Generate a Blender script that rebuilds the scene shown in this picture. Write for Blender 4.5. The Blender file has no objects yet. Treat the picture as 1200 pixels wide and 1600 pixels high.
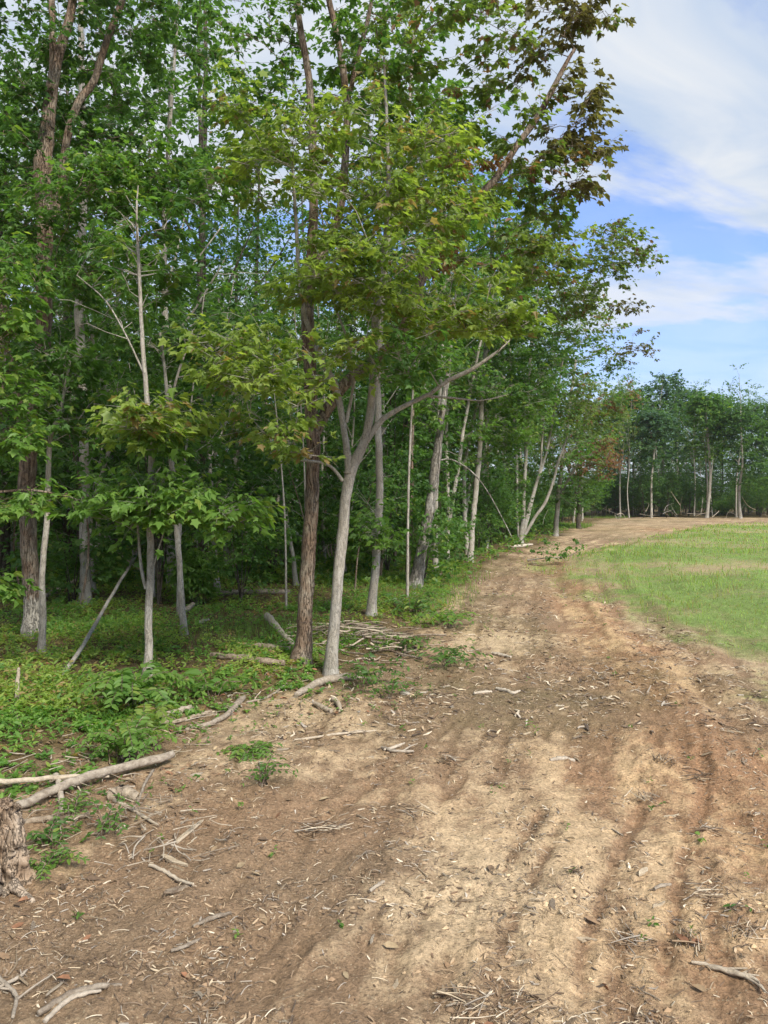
import bpy, math
import numpy as np
from mathutils import Vector

R = math.radians
scene = bpy.context.scene
rng = np.random.default_rng(7)

# ------------------------------------------------------------------ camera
FPX, CX, CY, HORIZON = 1202.0, 600.0, 800.0, 772.0
CAM_H = 1.9
PITCH = math.atan((CY - HORIZON) / FPX)
cam_data = bpy.data.cameras.new('camera')
cam = bpy.data.objects.new('camera', cam_data)
scene.collection.objects.link(cam)
cam.location = (0, 0, CAM_H)
cam.rotation_euler = (R(90) - PITCH, 0, 0)
cam_data.sensor_fit = 'VERTICAL'
cam_data.sensor_height = 36.0
cam_data.lens = 36.0 * FPX / 1600.0
cam_data.clip_start = 0.05
cam_data.clip_end = 3000
scene.camera = cam

# ------------------------------------------------------------------ world, sun, exposure
SUN_EL, SUN_AZ = 44.0, 146.0        # azimuth clockwise from +Y (the way the camera looks)
world = bpy.data.worlds.new('World')
scene.world = world
world.use_nodes = True
nt = world.node_tree
nt.nodes.clear()


def nd(tree, typ, **kw):
    n = tree.nodes.new(typ)
    for k, v in kw.items():
        setattr(n, k, v)
    return n


def setin(n, **kw):
    for k, v in kw.items():
        n.inputs[k].default_value = v
    return n


def build_world():
    L = nt.links.new
    out = nd(nt, 'ShaderNodeOutputWorld')
    bg = nd(nt, 'ShaderNodeBackground')
    bg.inputs['Strength'].default_value = 0.10
    sky = nd(nt, 'ShaderNodeTexSky', sky_type='NISHITA')
    sky.sun_disc = False
    sky.sun_elevation = R(SUN_EL)
    sky.sun_rotation = R(SUN_AZ)
    sky.air_density = 1.0
    sky.dust_density = 0.6
    sky.ozone_density = 1.6
    tc = nd(nt, 'ShaderNodeTexCoord')
    sep = nd(nt, 'ShaderNodeSeparateXYZ')
    L(tc.outputs['Generated'], sep.inputs[0])
    zc = nd(nt, 'ShaderNodeMath', operation='MAXIMUM')
    L(sep.outputs['Z'], zc.inputs[0]); zc.inputs[1].default_value = 0.0
    za = nd(nt, 'ShaderNodeMath', operation='ADD')
    L(zc.outputs[0], za.inputs[0]); za.inputs[1].default_value = 0.22
    dx = nd(nt, 'ShaderNodeMath', operation='DIVIDE'); L(sep.outputs['X'], dx.inputs[0]); L(za.outputs[0], dx.inputs[1])
    dy = nd(nt, 'ShaderNodeMath', operation='DIVIDE'); L(sep.outputs['Y'], dy.inputs[0]); L(za.outputs[0], dy.inputs[1])
    cmb = nd(nt, 'ShaderNodeCombineXYZ')
    L(dx.outputs[0], cmb.inputs[0]); L(dy.outputs[0], cmb.inputs[1])
    mp = nd(nt, 'ShaderNodeMapping')
    mp.inputs['Location'].default_value = SKY_OFF
    mp.inputs['Rotation'].default_value = (0, 0, R(-12))
    mp.inputs['Scale'].default_value = (0.8, 1.35, 1)
    L(cmb.outputs[0], mp.inputs['Vector'])
    n1 = nd(nt, 'ShaderNodeTexNoise')
    setin(n1, Scale=1.35, Detail=9.0, Roughness=0.56, Distortion=0.55)
    L(mp.outputs[0], n1.inputs['Vector'])
    rmp = nd(nt, 'ShaderNodeValToRGB')
    rmp.color_ramp.interpolation = 'EASE'
    rmp.color_ramp.elements[0].position = 0.405
    rmp.color_ramp.elements[0].color = (0.0, 0.0, 0.0, 1)
    rmp.color_ramp.elements[1].position = 0.575
    rmp.color_ramp.elements[1].color = (1, 1, 1, 1)
    cov = nd(nt, 'ShaderNodeMapRange'); cov.clamp = True
    setin(cov, **{'From Min': -0.5, 'From Max': 0.45, 'To Min': 0.16, 'To Max': -0.03})
    L(sep.outputs['X'], cov.inputs['Value'])
    cadd = nd(nt, 'ShaderNodeMath', operation='ADD'); L(n1.outputs['Fac'], cadd.inputs[0]); L(cov.outputs[0], cadd.inputs[1])
    L(cadd.outputs[0], rmp.inputs['Fac'])
    # cloud thickness gives slightly greyer undersides
    n2 = nd(nt, 'ShaderNodeTexNoise')
    setin(n2, Scale=2.6, Detail=7.0, Roughness=0.55, Distortion=0.8)
    L(mp.outputs[0], n2.inputs['Vector'])
    crmp = nd(nt, 'ShaderNodeValToRGB')
    crmp.color_ramp.elements[0].position = 0.33
    crmp.color_ramp.elements[0].color = (0.60, 0.72, 0.91, 1)
    crmp.color_ramp.elements[1].position = 0.66
    crmp.color_ramp.elements[1].color = (0.90, 0.93, 0.97, 1)
    L(n2.outputs['Fac'], crmp.inputs['Fac'])
    sc = nd(nt, 'ShaderNodeVectorMath', operation='SCALE')
    L(crmp.outputs['Color'], sc.inputs[0]); sc.inputs['Scale'].default_value = 4.4
    # cloud cover thins to a veil toward the horizon
    hz = nd(nt, 'ShaderNodeMapRange'); hz.clamp = True
    setin(hz, **{'From Min': 0.02, 'From Max': 0.30, 'To Min': 0.55, 'To Max': 1.0})
    L(sep.outputs['Z'], hz.inputs['Value'])
    mm = nd(nt, 'ShaderNodeMath', operation='MULTIPLY')
    L(rmp.outputs['Color'], mm.inputs[0]); L(hz.outputs[0], mm.inputs[1])
    veil = nd(nt, 'ShaderNodeMapRange'); veil.clamp = True
    setin(veil, **{'From Min': 0.0, 'From Max': 0.26, 'To Min': 0.94, 'To Max': 0.24})
    L(sep.outputs['Z'], veil.inputs['Value'])
    fl = nd(nt, 'ShaderNodeMath', operation='MAXIMUM')
    L(mm.outputs[0], fl.inputs[0]); L(veil.outputs[0], fl.inputs[1])
    mix = nd(nt, 'ShaderNodeMix', data_type='RGBA')
    L(fl.outputs[0], mix.inputs[0])
    tint = nd(nt, 'ShaderNodeVectorMath', operation='MULTIPLY')
    L(sky.outputs[0], tint.inputs[0]); tint.inputs[1].default_value = (0.60, 0.84, 1.28)
    L(tint.outputs[0], mix.inputs[6]); L(sc.outputs[0], mix.inputs[7])
    L(mix.outputs[2], bg.inputs['Color'])
    L(bg.outputs[0], out.inputs['Surface'])


SKY_OFF = (10.46, 15.12, 0.0)
build_world()

sun_data = bpy.data.lights.new('sun', 'SUN')
sun = bpy.data.objects.new('sun', sun_data)
scene.collection.objects.link(sun)
sun_data.energy = 3.2
sun_data.angle = R(18)
sun_data.color = (1.0, 0.95, 0.87)
_sd = Vector((math.sin(R(SUN_AZ)) * math.cos(R(SUN_EL)), math.cos(R(SUN_AZ)) * math.cos(R(SUN_EL)), math.sin(R(SUN_EL))))
sun.rotation_euler = _sd.to_track_quat('Z', 'Y').to_euler()
sun.location = (20, -10, 30)

scene.view_settings.view_transform = 'Standard'
scene.view_settings.look = 'None'
scene.view_settings.exposure = 1.1
scene.view_settings.gamma = 1.0
scene.view_settings.use_curve_mapping = False
scene.render.engine = 'CYCLES'
scene.cycles.max_bounces = 5
scene.cycles.diffuse_bounces = 4
scene.cycles.glossy_bounces = 1
scene.cycles.transmission_bounces = 3
scene.cycles.use_adaptive_sampling = True
scene.cycles.adaptive_threshold = 0.02
scene.cycles.use_denoising = True
scene.cycles.volume_bounces = 1

# ------------------------------------------------------------------ helpers: places


def W(px, py, d):
    """the world point that stands d metres in front of the camera's plane"""
    u, v = (px - CX) / FPX, (CY - py) / FPX
    c, s = math.cos(PITCH), math.sin(PITCH)
    y, z = c + v * s, -s + v * c
    t = d / y
    return np.array([u * t, d, CAM_H + z * t])


def G(px, py):
    """a place on the flat ground"""
    u, v = (px - CX) / FPX, (CY - py) / FPX
    c, s = math.cos(PITCH), math.sin(PITCH)
    y, z = c + v * s, -s + v * c
    t = -CAM_H / z
    return np.array([u * t, y * t])


# ------------------------------------------------------------------ helpers: noise


def _hash(ix, iy, seed):
    h = (ix.astype(np.int64) * 374761393 + iy.astype(np.int64) * 668265263 + seed * 1274126177) & 0xFFFFFFFF
    h = ((h ^ (h >> 13)) * 1274126177) & 0xFFFFFFFF
    h = h ^ (h >> 16)
    return (h & 0xFFFF) / 65535.0


def vnoise(x, y, seed=0):
    x = np.asarray(x, float); y = np.asarray(y, float)
    ix, iy = np.floor(x), np.floor(y)
    fx, fy = x - ix, y - iy
    fx = fx * fx * (3 - 2 * fx); fy = fy * fy * (3 - 2 * fy)
    a, b = _hash(ix, iy, seed), _hash(ix + 1, iy, seed)
    c, d = _hash(ix, iy + 1, seed), _hash(ix + 1, iy + 1, seed)
    return (a * (1 - fx) + b * fx) * (1 - fy) + (c * (1 - fx) + d * fx) * fy


def fbm(x, y, seed=0, oct=4, gain=0.5):
    s, a, n = 0.0, 1.0, 0.0
    for i in range(oct):
        s = s + a * vnoise(x * 2 ** i, y * 2 ** i, seed + i * 17)
        n += a
        a *= gain
    return s / n


def sstep(a, b, x):
    t = np.clip((x - a) / (b - a), 0, 1)
    return t * t * (3 - 2 * t)


def seg_dist(x, y, P):
    """distance to a polyline, and the signed side offset from its nearest piece, and the run along it"""
    best = np.full(x.shape, 1e9); side = np.zeros(x.shape); run = np.zeros(x.shape)
    acc = 0.0
    for a, b in zip(P[:-1], P[1:]):
        d = b - a
        ln = math.hypot(*d)
        t = np.clip(((x - a[0]) * d[0] + (y - a[1]) * d[1]) / ln ** 2, 0, 1)
        qx, qy = x - a[0] - t * d[0], y - a[1] - t * d[1]
        ds = np.hypot(qx, qy)
        m = ds < best
        best = np.where(m, ds, best)
        side = np.where(m, np.sign(d[1] * qx - d[0] * qy) * ds, side)
        run = np.where(m, acc + t * ln, run)
        acc += ln
    return best, side, run


def inside(x, y, P):
    r = np.zeros(x.shape, bool)
    n = len(P)
    for i in range(n):
        x0, y0 = P[i]; x1, y1 = P[(i + 1) % n]
        c = ((y0 > y) != (y1 > y))
        if y1 != y0:
            r ^= c & (x < (x1 - x0) * (y - y0) / (y1 - y0) + x0)
    return r


def signed(x, y, P):
    """positive inside the closed outline"""
    d, _, _ = seg_dist(x, y, list(P) + [P[0]])
    return np.where(inside(x, y, P), d, -d)


# ------------------------------------------------------------------ zones of the ground
F_EDGE = [G(*p) for p in ((-200, 1335), (0, 1262), (150, 1205), (265, 1135), (400, 1092), (540, 1066), (625, 1030), (690, 975), (738, 915), (775, 882), (835, 858), (880, 838), (915, 822), (955, 812))]
FAR_EDGE = [G(*p) for p in ((990, 807), (1100, 808), (1250, 810), (1600, 812))]
FOREST = np.array(F_EDGE + FAR_EDGE + [np.array(q) for q in ((95, 70), (170, 320), (-260, 320), (-120, 10), (-10, 3.2))])
FIELD = np.array([G(*p) for p in ((1650, 1230), (1300, 1085), (1200, 1040), (1080, 985), (985, 942), (900, 912), (872, 888), (905, 868), (960, 857), (1010, 846), (1060, 832), (1120, 822), (1300, 817), (1700, 817))])
TRACK = np.array([G(*p) for p in ((640, 2600), (655, 1700), (690, 1500), (740, 1300), (785, 1120), (800, 1010), (815, 930), (830, 890), (860, 864), (920, 842), (1010, 824))])


def zones(x, y):
    wob = 0.35 + 0.02 * y
    jx = (fbm(x * 1.3, y * 1.3, 3) - 0.5) * 2 * wob
    jy = (fbm(x * 1.3, y * 1.3, 31) - 0.5) * 2 * wob
    f = signed(x + jx, y + jy, FOREST)
    g = signed(x + jx * 1.6, y + jy * 1.6, FIELD)
    return f, g


def height(x, y, fine=True):
    x = np.asarray(x, float); y = np.asarray(y, float)
    h = (fbm(x * 0.25, y * 0.25, 11, 3) - 0.5) * 0.16
    dist, side, run = seg_dist(x, y, TRACK)
    f = signed(x, y, FOREST); g = signed(x, y, FIELD)
    # field stands a little above the track, with a scraped bank at its edge
    h = h + 0.10 * sstep(-0.5, 0.5, g) * sstep(10, 14, y)
    h = h + 0.10 * sstep(0.0, 1.5, f) * sstep(60, 20, y)
    wob = (fbm(run * 0.35, side * 0.2, 5, 2) - 0.5) * 0.5
    for c, w, dep in ((-0.85, 0.22, 0.02), (0.75, 0.24, 0.022), (1.9, 0.16, 0.018), (2.7, 0.25, 0.02), (-1.6, 0.2, 0.012)):
        s = side + wob - c
        h = h - dep * np.exp(-(s / w) ** 2) + dep * 0.6 * np.exp(-((np.abs(s) - 1.8 * w) / (0.6 * w)) ** 2)
    h = h + (fbm(x * 1.3, y * 1.3, 21, 3) - 0.5) * 0.05
    rl = rut_lines(side, run, x, y)
    h = h - 0.020 * rl - 0.012 * rl * sstep(.35, .65, np.abs(((run * 7.5 + side * 3) % 1.0) - .5) * 2)
    rd, rs, rr_ = seg_dist(x, y, RIDGE)
    h = h + 0.055 * np.exp(-((rd + (fbm(x * 2.1, y * 2.1, 15, 3) - .5) * .5) / .22) ** 2) * (.35 + 1.1 * fbm(x * 3, y * 3, 19, 3))
    if fine:
        near = sstep(40, 8, y)
        r = fbm(x * 9, y * 9, 41, 4, 0.6)
        h = h + (r - 0.5) * 0.045 * near
        cl = vnoise(x * 22 + 3 * fbm(x * 9, y * 9, 79, 2), y * 22, 77)
        h = h + np.clip(cl - 0.60, 0, 1) * 0.06 * near * sstep(0.42, 0.62, fbm(x * 1.1, y * 1.1, 57, 2))
        st = fbm(side * 7 + wob * 4, run * 1.0, 63, 3)
        h = h + (st - 0.5) * 0.02 * near
    return h


def hz(x, y):
    return float(height(np.array([x]), np.array([y]), False)[0])


def rut_lines(side, run, x, y):
    """cleat and tyre lines pressed into the track, wandering a little, broken here and there"""
    wob = (fbm(run * 0.35, side * 0.2, 5, 2) - 0.5) * 0.5 + (fbm(run * 1.6, side * 1.0, 7, 2) - 0.5) * 0.16
    k = np.zeros_like(side)
    for c, w in ((-1.75, .05), (-1.38, .04), (-1.0, .06), (-0.62, .05), (-0.28, .05), (0.12, .04), (0.62, .07), (1.05, .05), (1.5, .06), (1.95, .05), (2.4, .06)):
        k = np.maximum(k, np.exp(-((side + wob - c) / w) ** 2))
    k = k * sstep(.36, .56, fbm(run * 0.9 + side * .3, side * 2.2, 9, 3)) * .6
    # a second set, where a machine turned off toward the wood
    d2, s2, r2 = seg_dist(x, y, TREAD)
    w2 = (fbm(r2 * .8, s2 * .5, 23, 2) - .5) * .12
    k2 = np.zeros_like(side)
    for c, w in ((-.52, .045), (-.16, .04), (.0, .05), (.26, .045), (.60, .05), (.78, .04), (1.12, .05), (1.45, .045)):
        k2 = np.maximum(k2, np.exp(-((s2 + w2 - c) / w) ** 2))
    k2 = k2 * sstep(.34, .50, fbm(r2 * 1.1 + s2, s2 * 2.5, 27, 3)) * sstep(7.2, 5.6, y) * sstep(2.6, 3.3, y)
    edge = sstep(.25, .75, fbm(x * 13, y * 13, 13, 3, .7) + .22)
    return np.maximum(k, k2) * edge


TREAD = [G(*p) for p in ((330, 1760), (430, 1560), (540, 1400), (650, 1285), (760, 1185), (830, 1090))]
RIDGE = [G(*p) for p in ((872, 880), (893, 915), (935, 962), (1000, 1035), (1075, 1120), (1150, 1200), (1300, 1330))]


def blob(x, y, px, py, rx, ry):
    """soft patch on the ground, given by its middle and its reach in metres"""
    c = G(px, py)
    return np.exp(-((x - c[0]) / rx) ** 2 - ((y - c[1]) / ry) ** 2)


def ground_colour(x, y):
    n = x.size
    f, g = zones(x, y)
    dist, side, run = seg_dist(x, y, TRACK)
    big = fbm(x * 0.8, y * 0.8, 101, 4)
    mid = fbm(x * 3.1, y * 3.1, 121, 4, 0.6)
    fin = fbm(x * 14, y * 14, 141, 3, 0.6)
    wob = (fbm(run * 0.35, side * 0.2, 5, 2) - 0.5) * 0.5
    streak = fbm(side * 4.2 + wob * 3, run * 0.45, 161, 4, 0.55)
    # dryness of the soil: pale, loose and sandy where it is dry, dark where damp and churned
    dry = 0.33 + (big - 0.5) * 0.9 + (mid - 0.5) * 0.7 + (streak - 0.5) * 0.95 + (fin - 0.5) * 0.35 - 0.85 * rut_lines(side, run, x, y)
    for p in ((800, 1290, .75, .9, .55), (720, 1420, .6, .5, .6), (870, 1500, .8, .45, .35), (520, 1120, .9, .9, .62), (440, 1190, .55, .55, .4),
              (880, 1230, .5, .8, .3), (760, 985, .5, 1.6, .55), (740, 1000, .5, 1.0, .3), (1010, 1040, .8, 1.6, .45), (900, 960, .5, 1.5, .35), (850, 868, 1.2, 2.0, .5), (930, 862, 1.2, 2, .6),
              (1080, 1400, .6, .8, .35), (1130, 1120, .7, .9, .3), (640, 1560, .5, .3, .3)):
        dry = dry + .8 * p[4] * blob(x, y, *p[:4])
    for p in ((330, 1420, .75, .8, .75), (120, 1500, .8, .5, .45), (560, 1300, .35, .4, .35), (650, 1125, .55, .7, .75), (800, 1060, .8, 1.3, .55), (900, 1120, .7, .9, .4), (830, 950, .7, 2.2, .35),
              (1000, 1260, .35, .5, .35), (560, 1580, .4, .3, .5), (1190, 1370, .2, .3, .5), (700, 1600, .5, .25, .25)):
        dry = dry - .7 * p[4] * blob(x, y, *p[:4])
    dry = np.clip((dry - .5) * 1.7 + .5 + (fbm(x * 6.5, y * 6.5, 131, 4, .7) - .5) * 1.9 + (fbm(x * 26, y * 26, 133, 2, .7) - .5) * .7, 0, 1)[:, None]
    org = 0.10 + (fbm(x * 1.1, y * 1.1, 181, 3) - 0.5) * 0.8
    for p in ((1080, 1250, 1.1, 1.5, .75), (1100, 1500, .8, .6, .5), (890, 950, .35, 2.0, .7), (860, 892, .5, 2.2, 1.0), (970, 1030, .8, 1.6, .4), (950, 1000, .4, 1.2, .4), (1010, 826, 4, 4, .7)):
        org = org + p[4] * blob(x, y, *p[:4])
    org = org + .7 * np.exp(-(seg_dist(x, y, RIDGE)[0] / .4) ** 2)
    org = np.clip(org, 0, 1)[:, None]
    dark = np.array([0.240, 0.165, 0.100]); pale = np.array([0.49, 0.365, 0.225])
    ored = np.array([0.30, 0.175, 0.095]); opale = np.array([0.50, 0.340, 0.185])
    soil = (dark * (1 - org) + ored * org) * (1 - dry) + (pale * (1 - org) + opale * org) * dry
    # thin green film of seedlings on the damp track
    gf = np.clip((fbm(x * 0.7, y * 0.7, 201, 3) - 0.42) * 2.2, 0, 1) * sstep(5.2, 7.5, y) * (0.4 + 0.6 * fin)
    gf = np.clip(gf * (1 - 0.7 * dry[:, 0]), 0, 0.5)[:, None]
    soil = soil * (1 - gf) + np.array([0.10, 0.10, 0.04]) * gf
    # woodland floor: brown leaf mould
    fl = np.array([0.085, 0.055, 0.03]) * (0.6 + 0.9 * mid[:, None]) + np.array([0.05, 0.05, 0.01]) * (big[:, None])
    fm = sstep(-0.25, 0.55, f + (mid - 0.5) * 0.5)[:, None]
    # field: short grass over cut straw
    ng = fbm(x * 0.33, y * 0.36, 221, 4); n2 = fbm(x * 2.2, y * 2.6, 241, 4, 0.6)
    ga = np.clip((ng - 0.19) * 3.0 + (n2 - 0.5) * 1.4 - sstep(26, 44, y) * .15, 0, 1)[:, None]
    straw = np.array([0.34, 0.265, 0.145]) * (0.75 + 0.5 * n2[:, None])
    gras = np.array([0.150, 0.215, 0.056]) * (0.7 + 0.6 * n2[:, None])
    fc = straw * (1 - ga) + gras * ga
    gm = sstep(-0.9, 1.0, g + (mid - 0.5) * 1.8 + (streak - .5) * 1.0)[:, None]
    # far beyond the green: straw and bare ground before the trees
    far = sstep(24, 38, y)[:, None] * (1 - gm) * (1 - fm)
    strf = np.array([0.30, 0.225, 0.125]) * (0.7 + 0.6 * n2[:, None])
    sp = np.clip((fbm(x * 0.16, y * 0.3, 261, 3) - 0.40) * 3.5, 0, 1)[:, None]
    c = soil * (1 - 0.75 * far * sp) + strf * 0.75 * far * sp
    c = c * (1 - gm) + fc * gm
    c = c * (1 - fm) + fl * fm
    return c, f, g


# ------------------------------------------------------------------ helpers: materials
def new_mat(name):
    m = bpy.data.materials.new(name)
    m.use_nodes = True
    t = m.node_tree
    t.nodes.clear()
    o = nd(t, 'ShaderNodeOutputMaterial')
    return m, t, o


def ground_material():
    m, t, o = new_mat('soil_and_turf')
    L = t.links.new
    b = nd(t, 'ShaderNodeBsdfPrincipled')
    setin(b, Roughness=0.95)
    b.inputs['Specular IOR Level'].default_value = 0.12
    at = nd(t, 'ShaderNodeAttribute', attribute_name='col')
    tc = nd(t, 'ShaderNodeTexCoord')
    n1 = nd(t, 'ShaderNodeTexNoise'); setin(n1, Scale=55.0, Detail=7.0, Roughness=0.7)
    L(tc.outputs['Object'], n1.inputs['Vector'])
    r1 = nd(t, 'ShaderNodeMapRange'); setin(r1, **{'From Min': 0.3, 'From Max': 0.7, 'To Min': 0.58, 'To Max': 1.42})
    L(n1.outputs['Fac'], r1.inputs['Value'])
    n2 = nd(t, 'ShaderNodeTexNoise'); setin(n2, Scale=9.0, Detail=6.0, Roughness=0.65)
    L(tc.outputs['Object'], n2.inputs['Vector'])
    r2 = nd(t, 'ShaderNodeMapRange'); setin(r2, **{'From Min': 0.3, 'From Max': 0.7, 'To Min': 0.78, 'To Max': 1.2})
    L(n2.outputs['Fac'], r2.inputs['Value'])
    mu = nd(t, 'ShaderNodeMath', operation='MULTIPLY'); L(r1.outputs[0], mu.inputs[0]); L(r2.outputs[0], mu.inputs[1])
    sc = nd(t, 'ShaderNodeVectorMath', operation='SCALE'); L(at.outputs['Color'], sc.inputs[0]); L(mu.outputs[0], sc.inputs['Scale'])
    # pale crumbs of chaff and stone
    v = nd(t, 'ShaderNodeTexVoronoi'); setin(v, Scale=70.0)
    L(tc.outputs['Object'], v.inputs['Vector'])
    lt = nd(t, 'ShaderNodeMapRange'); setin(lt, **{'From Min': 0.22, 'From Max': 0.34, 'To Min': 1.0, 'To Max': 0.0})
    L(v.outputs['Distance'], lt.inputs['Value'])
    sepc = nd(t, 'ShaderNodeSeparateColor'); L(v.outputs['Color'], sepc.inputs[0])
    gt = nd(t, 'ShaderNodeMath', operation='GREATER_THAN'); L(sepc.outputs[0], gt.inputs[0]); gt.inputs[1].default_value = 0.72
    m2 = nd(t, 'ShaderNodeMath', operation='MULTIPLY'); L(lt.outputs[0], m2.inputs[0]); L(gt.outputs[0], m2.inputs[1])
    m3 = nd(t, 'ShaderNodeMath', operation='MULTIPLY'); L(m2.outputs[0], m3.inputs[0]); m3.inputs[1].default_value = 0.55
    mx = nd(t, 'ShaderNodeMix', data_type='RGBA')
    L(m3.outputs[0], mx.inputs[0]); L(sc.outputs[0], mx.inputs[6]); mx.inputs[7].default_value = (0.50, 0.40, 0.26, 1)
    v2 = nd(t, 'ShaderNodeTexVoronoi'); setin(v2, Scale=46.0)
    L(tc.outputs['Object'], v2.inputs['Vector'])
    l2 = nd(t, 'ShaderNodeMapRange'); setin(l2, **{'From Min': 0.24, 'From Max': 0.36, 'To Min': 1.0, 'To Max': 0.0}); L(v2.outputs['Distance'], l2.inputs['Value'])
    sp2 = nd(t, 'ShaderNodeSeparateColor'); L(v2.outputs['Color'], sp2.inputs[0])
    g2 = nd(t, 'ShaderNodeMath', operation='GREATER_THAN'); L(sp2.outputs[1], g2.inputs[0]); g2.inputs[1].default_value = 0.66
    q2 = nd(t, 'ShaderNodeMath', operation='MULTIPLY'); L(l2.outputs[0], q2.inputs[0]); L(g2.outputs[0], q2.inputs[1])
    q3 = nd(t, 'ShaderNodeMath', operation='MULTIPLY'); L(q2.outputs[0], q3.inputs[0]); q3.inputs[1].default_value = 0.6
    mx2 = nd(t, 'ShaderNodeMix', data_type='RGBA'); L(q3.outputs[0], mx2.inputs[0]); L(mx.outputs[2], mx2.inputs[6]); mx2.inputs[7].default_value = (0.13, 0.088, 0.055, 1)
    L(mx2.outputs[2], b.inputs['Base Color'])
    bp = nd(t, 'ShaderNodeBump'); setin(bp, Strength=1.0, Distance=0.02)
    L(n1.outputs['Fac'], bp.inputs['Height'])
    bp2 = nd(t, 'ShaderNodeBump'); setin(bp2, Strength=0.7, Distance=0.04)
    L(n2.outputs['Fac'], bp2.inputs['Height']); L(bp.outputs[0], bp2.inputs['Normal'])
    L(bp2.outputs[0], b.inputs['Normal'])
    L(b.outputs[0], o.inputs['Surface'])
    return m


def leaf_material():
    m, t, o = new_mat('leaf')
    L = t.links.new
    at = nd(t, 'ShaderNodeAttribute', attribute_name='col')
    b = nd(t, 'ShaderNodeBsdfPrincipled'); setin(b, Roughness=0.48)
    b.inputs['Specular IOR Level'].default_value = 0.35
    L(at.outputs['Color'], b.inputs['Base Color'])
    tr = nd(t, 'ShaderNodeBsdfTranslucent')
    mul = nd(t, 'ShaderNodeVectorMath', operation='MULTIPLY'); L(at.outputs['Color'], mul.inputs[0]); mul.inputs[1].default_value = (1.5, 1.55, 0.7)
    L(mul.outputs[0], tr.inputs['Color'])
    mx = nd(t, 'ShaderNodeMixShader'); mx.inputs[0].default_value = 0.54
    L(b.outputs[0], mx.inputs[1]); L(tr.outputs[0], mx.inputs[2])
    L(mx.outputs[0], o.inputs['Surface'])
    return m


def bark_material(name, c0, c1, scale=1.0, bump=0.8, furrow=0.28, streak=4.5, foot=None):
    """ridges and dark furrows drawn out along the stem, with paler lichen patches"""
    m, t, o = new_mat(name)
    L = t.links.new
    b = nd(t, 'ShaderNodeBsdfPrincipled'); setin(b, Roughness=0.92)
    b.inputs['Specular IOR Level'].default_value = 0.12
    tc = nd(t, 'ShaderNodeTexCoord')
    mp = nd(t, 'ShaderNodeMapping'); mp.inputs['Scale'].default_value = (34 * scale, 34 * scale, streak * scale)
    L(tc.outputs['Object'], mp.inputs['Vector'])
    n1 = nd(t, 'ShaderNodeTexNoise'); setin(n1, Scale=1.0, Detail=4.0, Roughness=0.6, Distortion=1.2)
    L(mp.outputs[0], n1.inputs['Vector'])
    rid = nd(t, 'ShaderNodeMath', operation='SUBTRACT'); L(n1.outputs['Fac'], rid.inputs[0]); rid.inputs[1].default_value = 0.5
    ab = nd(t, 'ShaderNodeMath', operation='ABSOLUTE'); L(rid.outputs[0], ab.inputs[0])
    fu = nd(t, 'ShaderNodeMapRange'); setin(fu, **{'From Min': 0.0, 'From Max': 0.05, 'To Min': furrow, 'To Max': 1.0})
    L(ab.outputs[0], fu.inputs['Value'])
    n3 = nd(t, 'ShaderNodeTexNoise'); setin(n3, Scale=90.0, Detail=4.0, Roughness=0.7)
    L(tc.outputs['Object'], n3.inputs['Vector'])
    r3 = nd(t, 'ShaderNodeMapRange'); setin(r3, **{'From Min': 0.3, 'From Max': 0.7, 'To Min': 0.72, 'To Max': 1.25})
    L(n3.outputs['Fac'], r3.inputs['Value'])
    n2 = nd(t, 'ShaderNodeTexNoise'); setin(n2, Scale=3.2, Detail=6.0, Roughness=0.68)
    L(tc.outputs['Object'], n2.inputs['Vector'])
    r2 = nd(t, 'ShaderNodeMapRange'); setin(r2, **{'From Min': 0.44, 'From Max': 0.60, 'To Min': 0.0, 'To Max': 1.0})
    L(n2.outputs['Fac'], r2.inputs['Value'])
    mx = nd(t, 'ShaderNodeMix', data_type='RGBA')
    L(r2.outputs[0], mx.inputs[0]); mx.inputs[6].default_value = (*c0, 1); mx.inputs[7].default_value = (*c1, 1)
    mu = nd(t, 'ShaderNodeMath', operation='MULTIPLY'); L(fu.outputs[0], mu.inputs[0]); L(r3.outputs[0], mu.inputs[1])
    sc = nd(t, 'ShaderNodeVectorMath', operation='SCALE'); L(mx.outputs[2], sc.inputs[0]); L(mu.outputs[0], sc.inputs['Scale'])
    col_out = sc.outputs[0]
    if foot:        # paler bark colour up to this height, with an uneven border
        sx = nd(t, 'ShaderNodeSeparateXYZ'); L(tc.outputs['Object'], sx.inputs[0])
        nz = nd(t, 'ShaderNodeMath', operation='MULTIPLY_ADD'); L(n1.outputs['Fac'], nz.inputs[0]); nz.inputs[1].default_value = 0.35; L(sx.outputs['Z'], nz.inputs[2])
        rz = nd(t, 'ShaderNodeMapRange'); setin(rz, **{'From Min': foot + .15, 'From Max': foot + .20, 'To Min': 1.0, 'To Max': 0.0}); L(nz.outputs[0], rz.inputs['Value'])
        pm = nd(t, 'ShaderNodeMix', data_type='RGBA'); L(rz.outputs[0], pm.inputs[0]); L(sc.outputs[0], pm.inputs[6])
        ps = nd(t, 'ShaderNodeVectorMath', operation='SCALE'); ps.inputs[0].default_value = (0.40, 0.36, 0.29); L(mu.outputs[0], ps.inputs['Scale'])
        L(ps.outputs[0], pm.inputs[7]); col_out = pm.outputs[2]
    L(col_out, b.inputs['Base Color'])
    bp = nd(t, 'ShaderNodeBump'); setin(bp, Strength=bump, Distance=0.03)
    L(fu.outputs[0], bp.inputs['Height']); L(bp.outputs[0], b.inputs['Normal'])
    L(b.outputs[0], o.inputs['Surface'])
    return m


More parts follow.
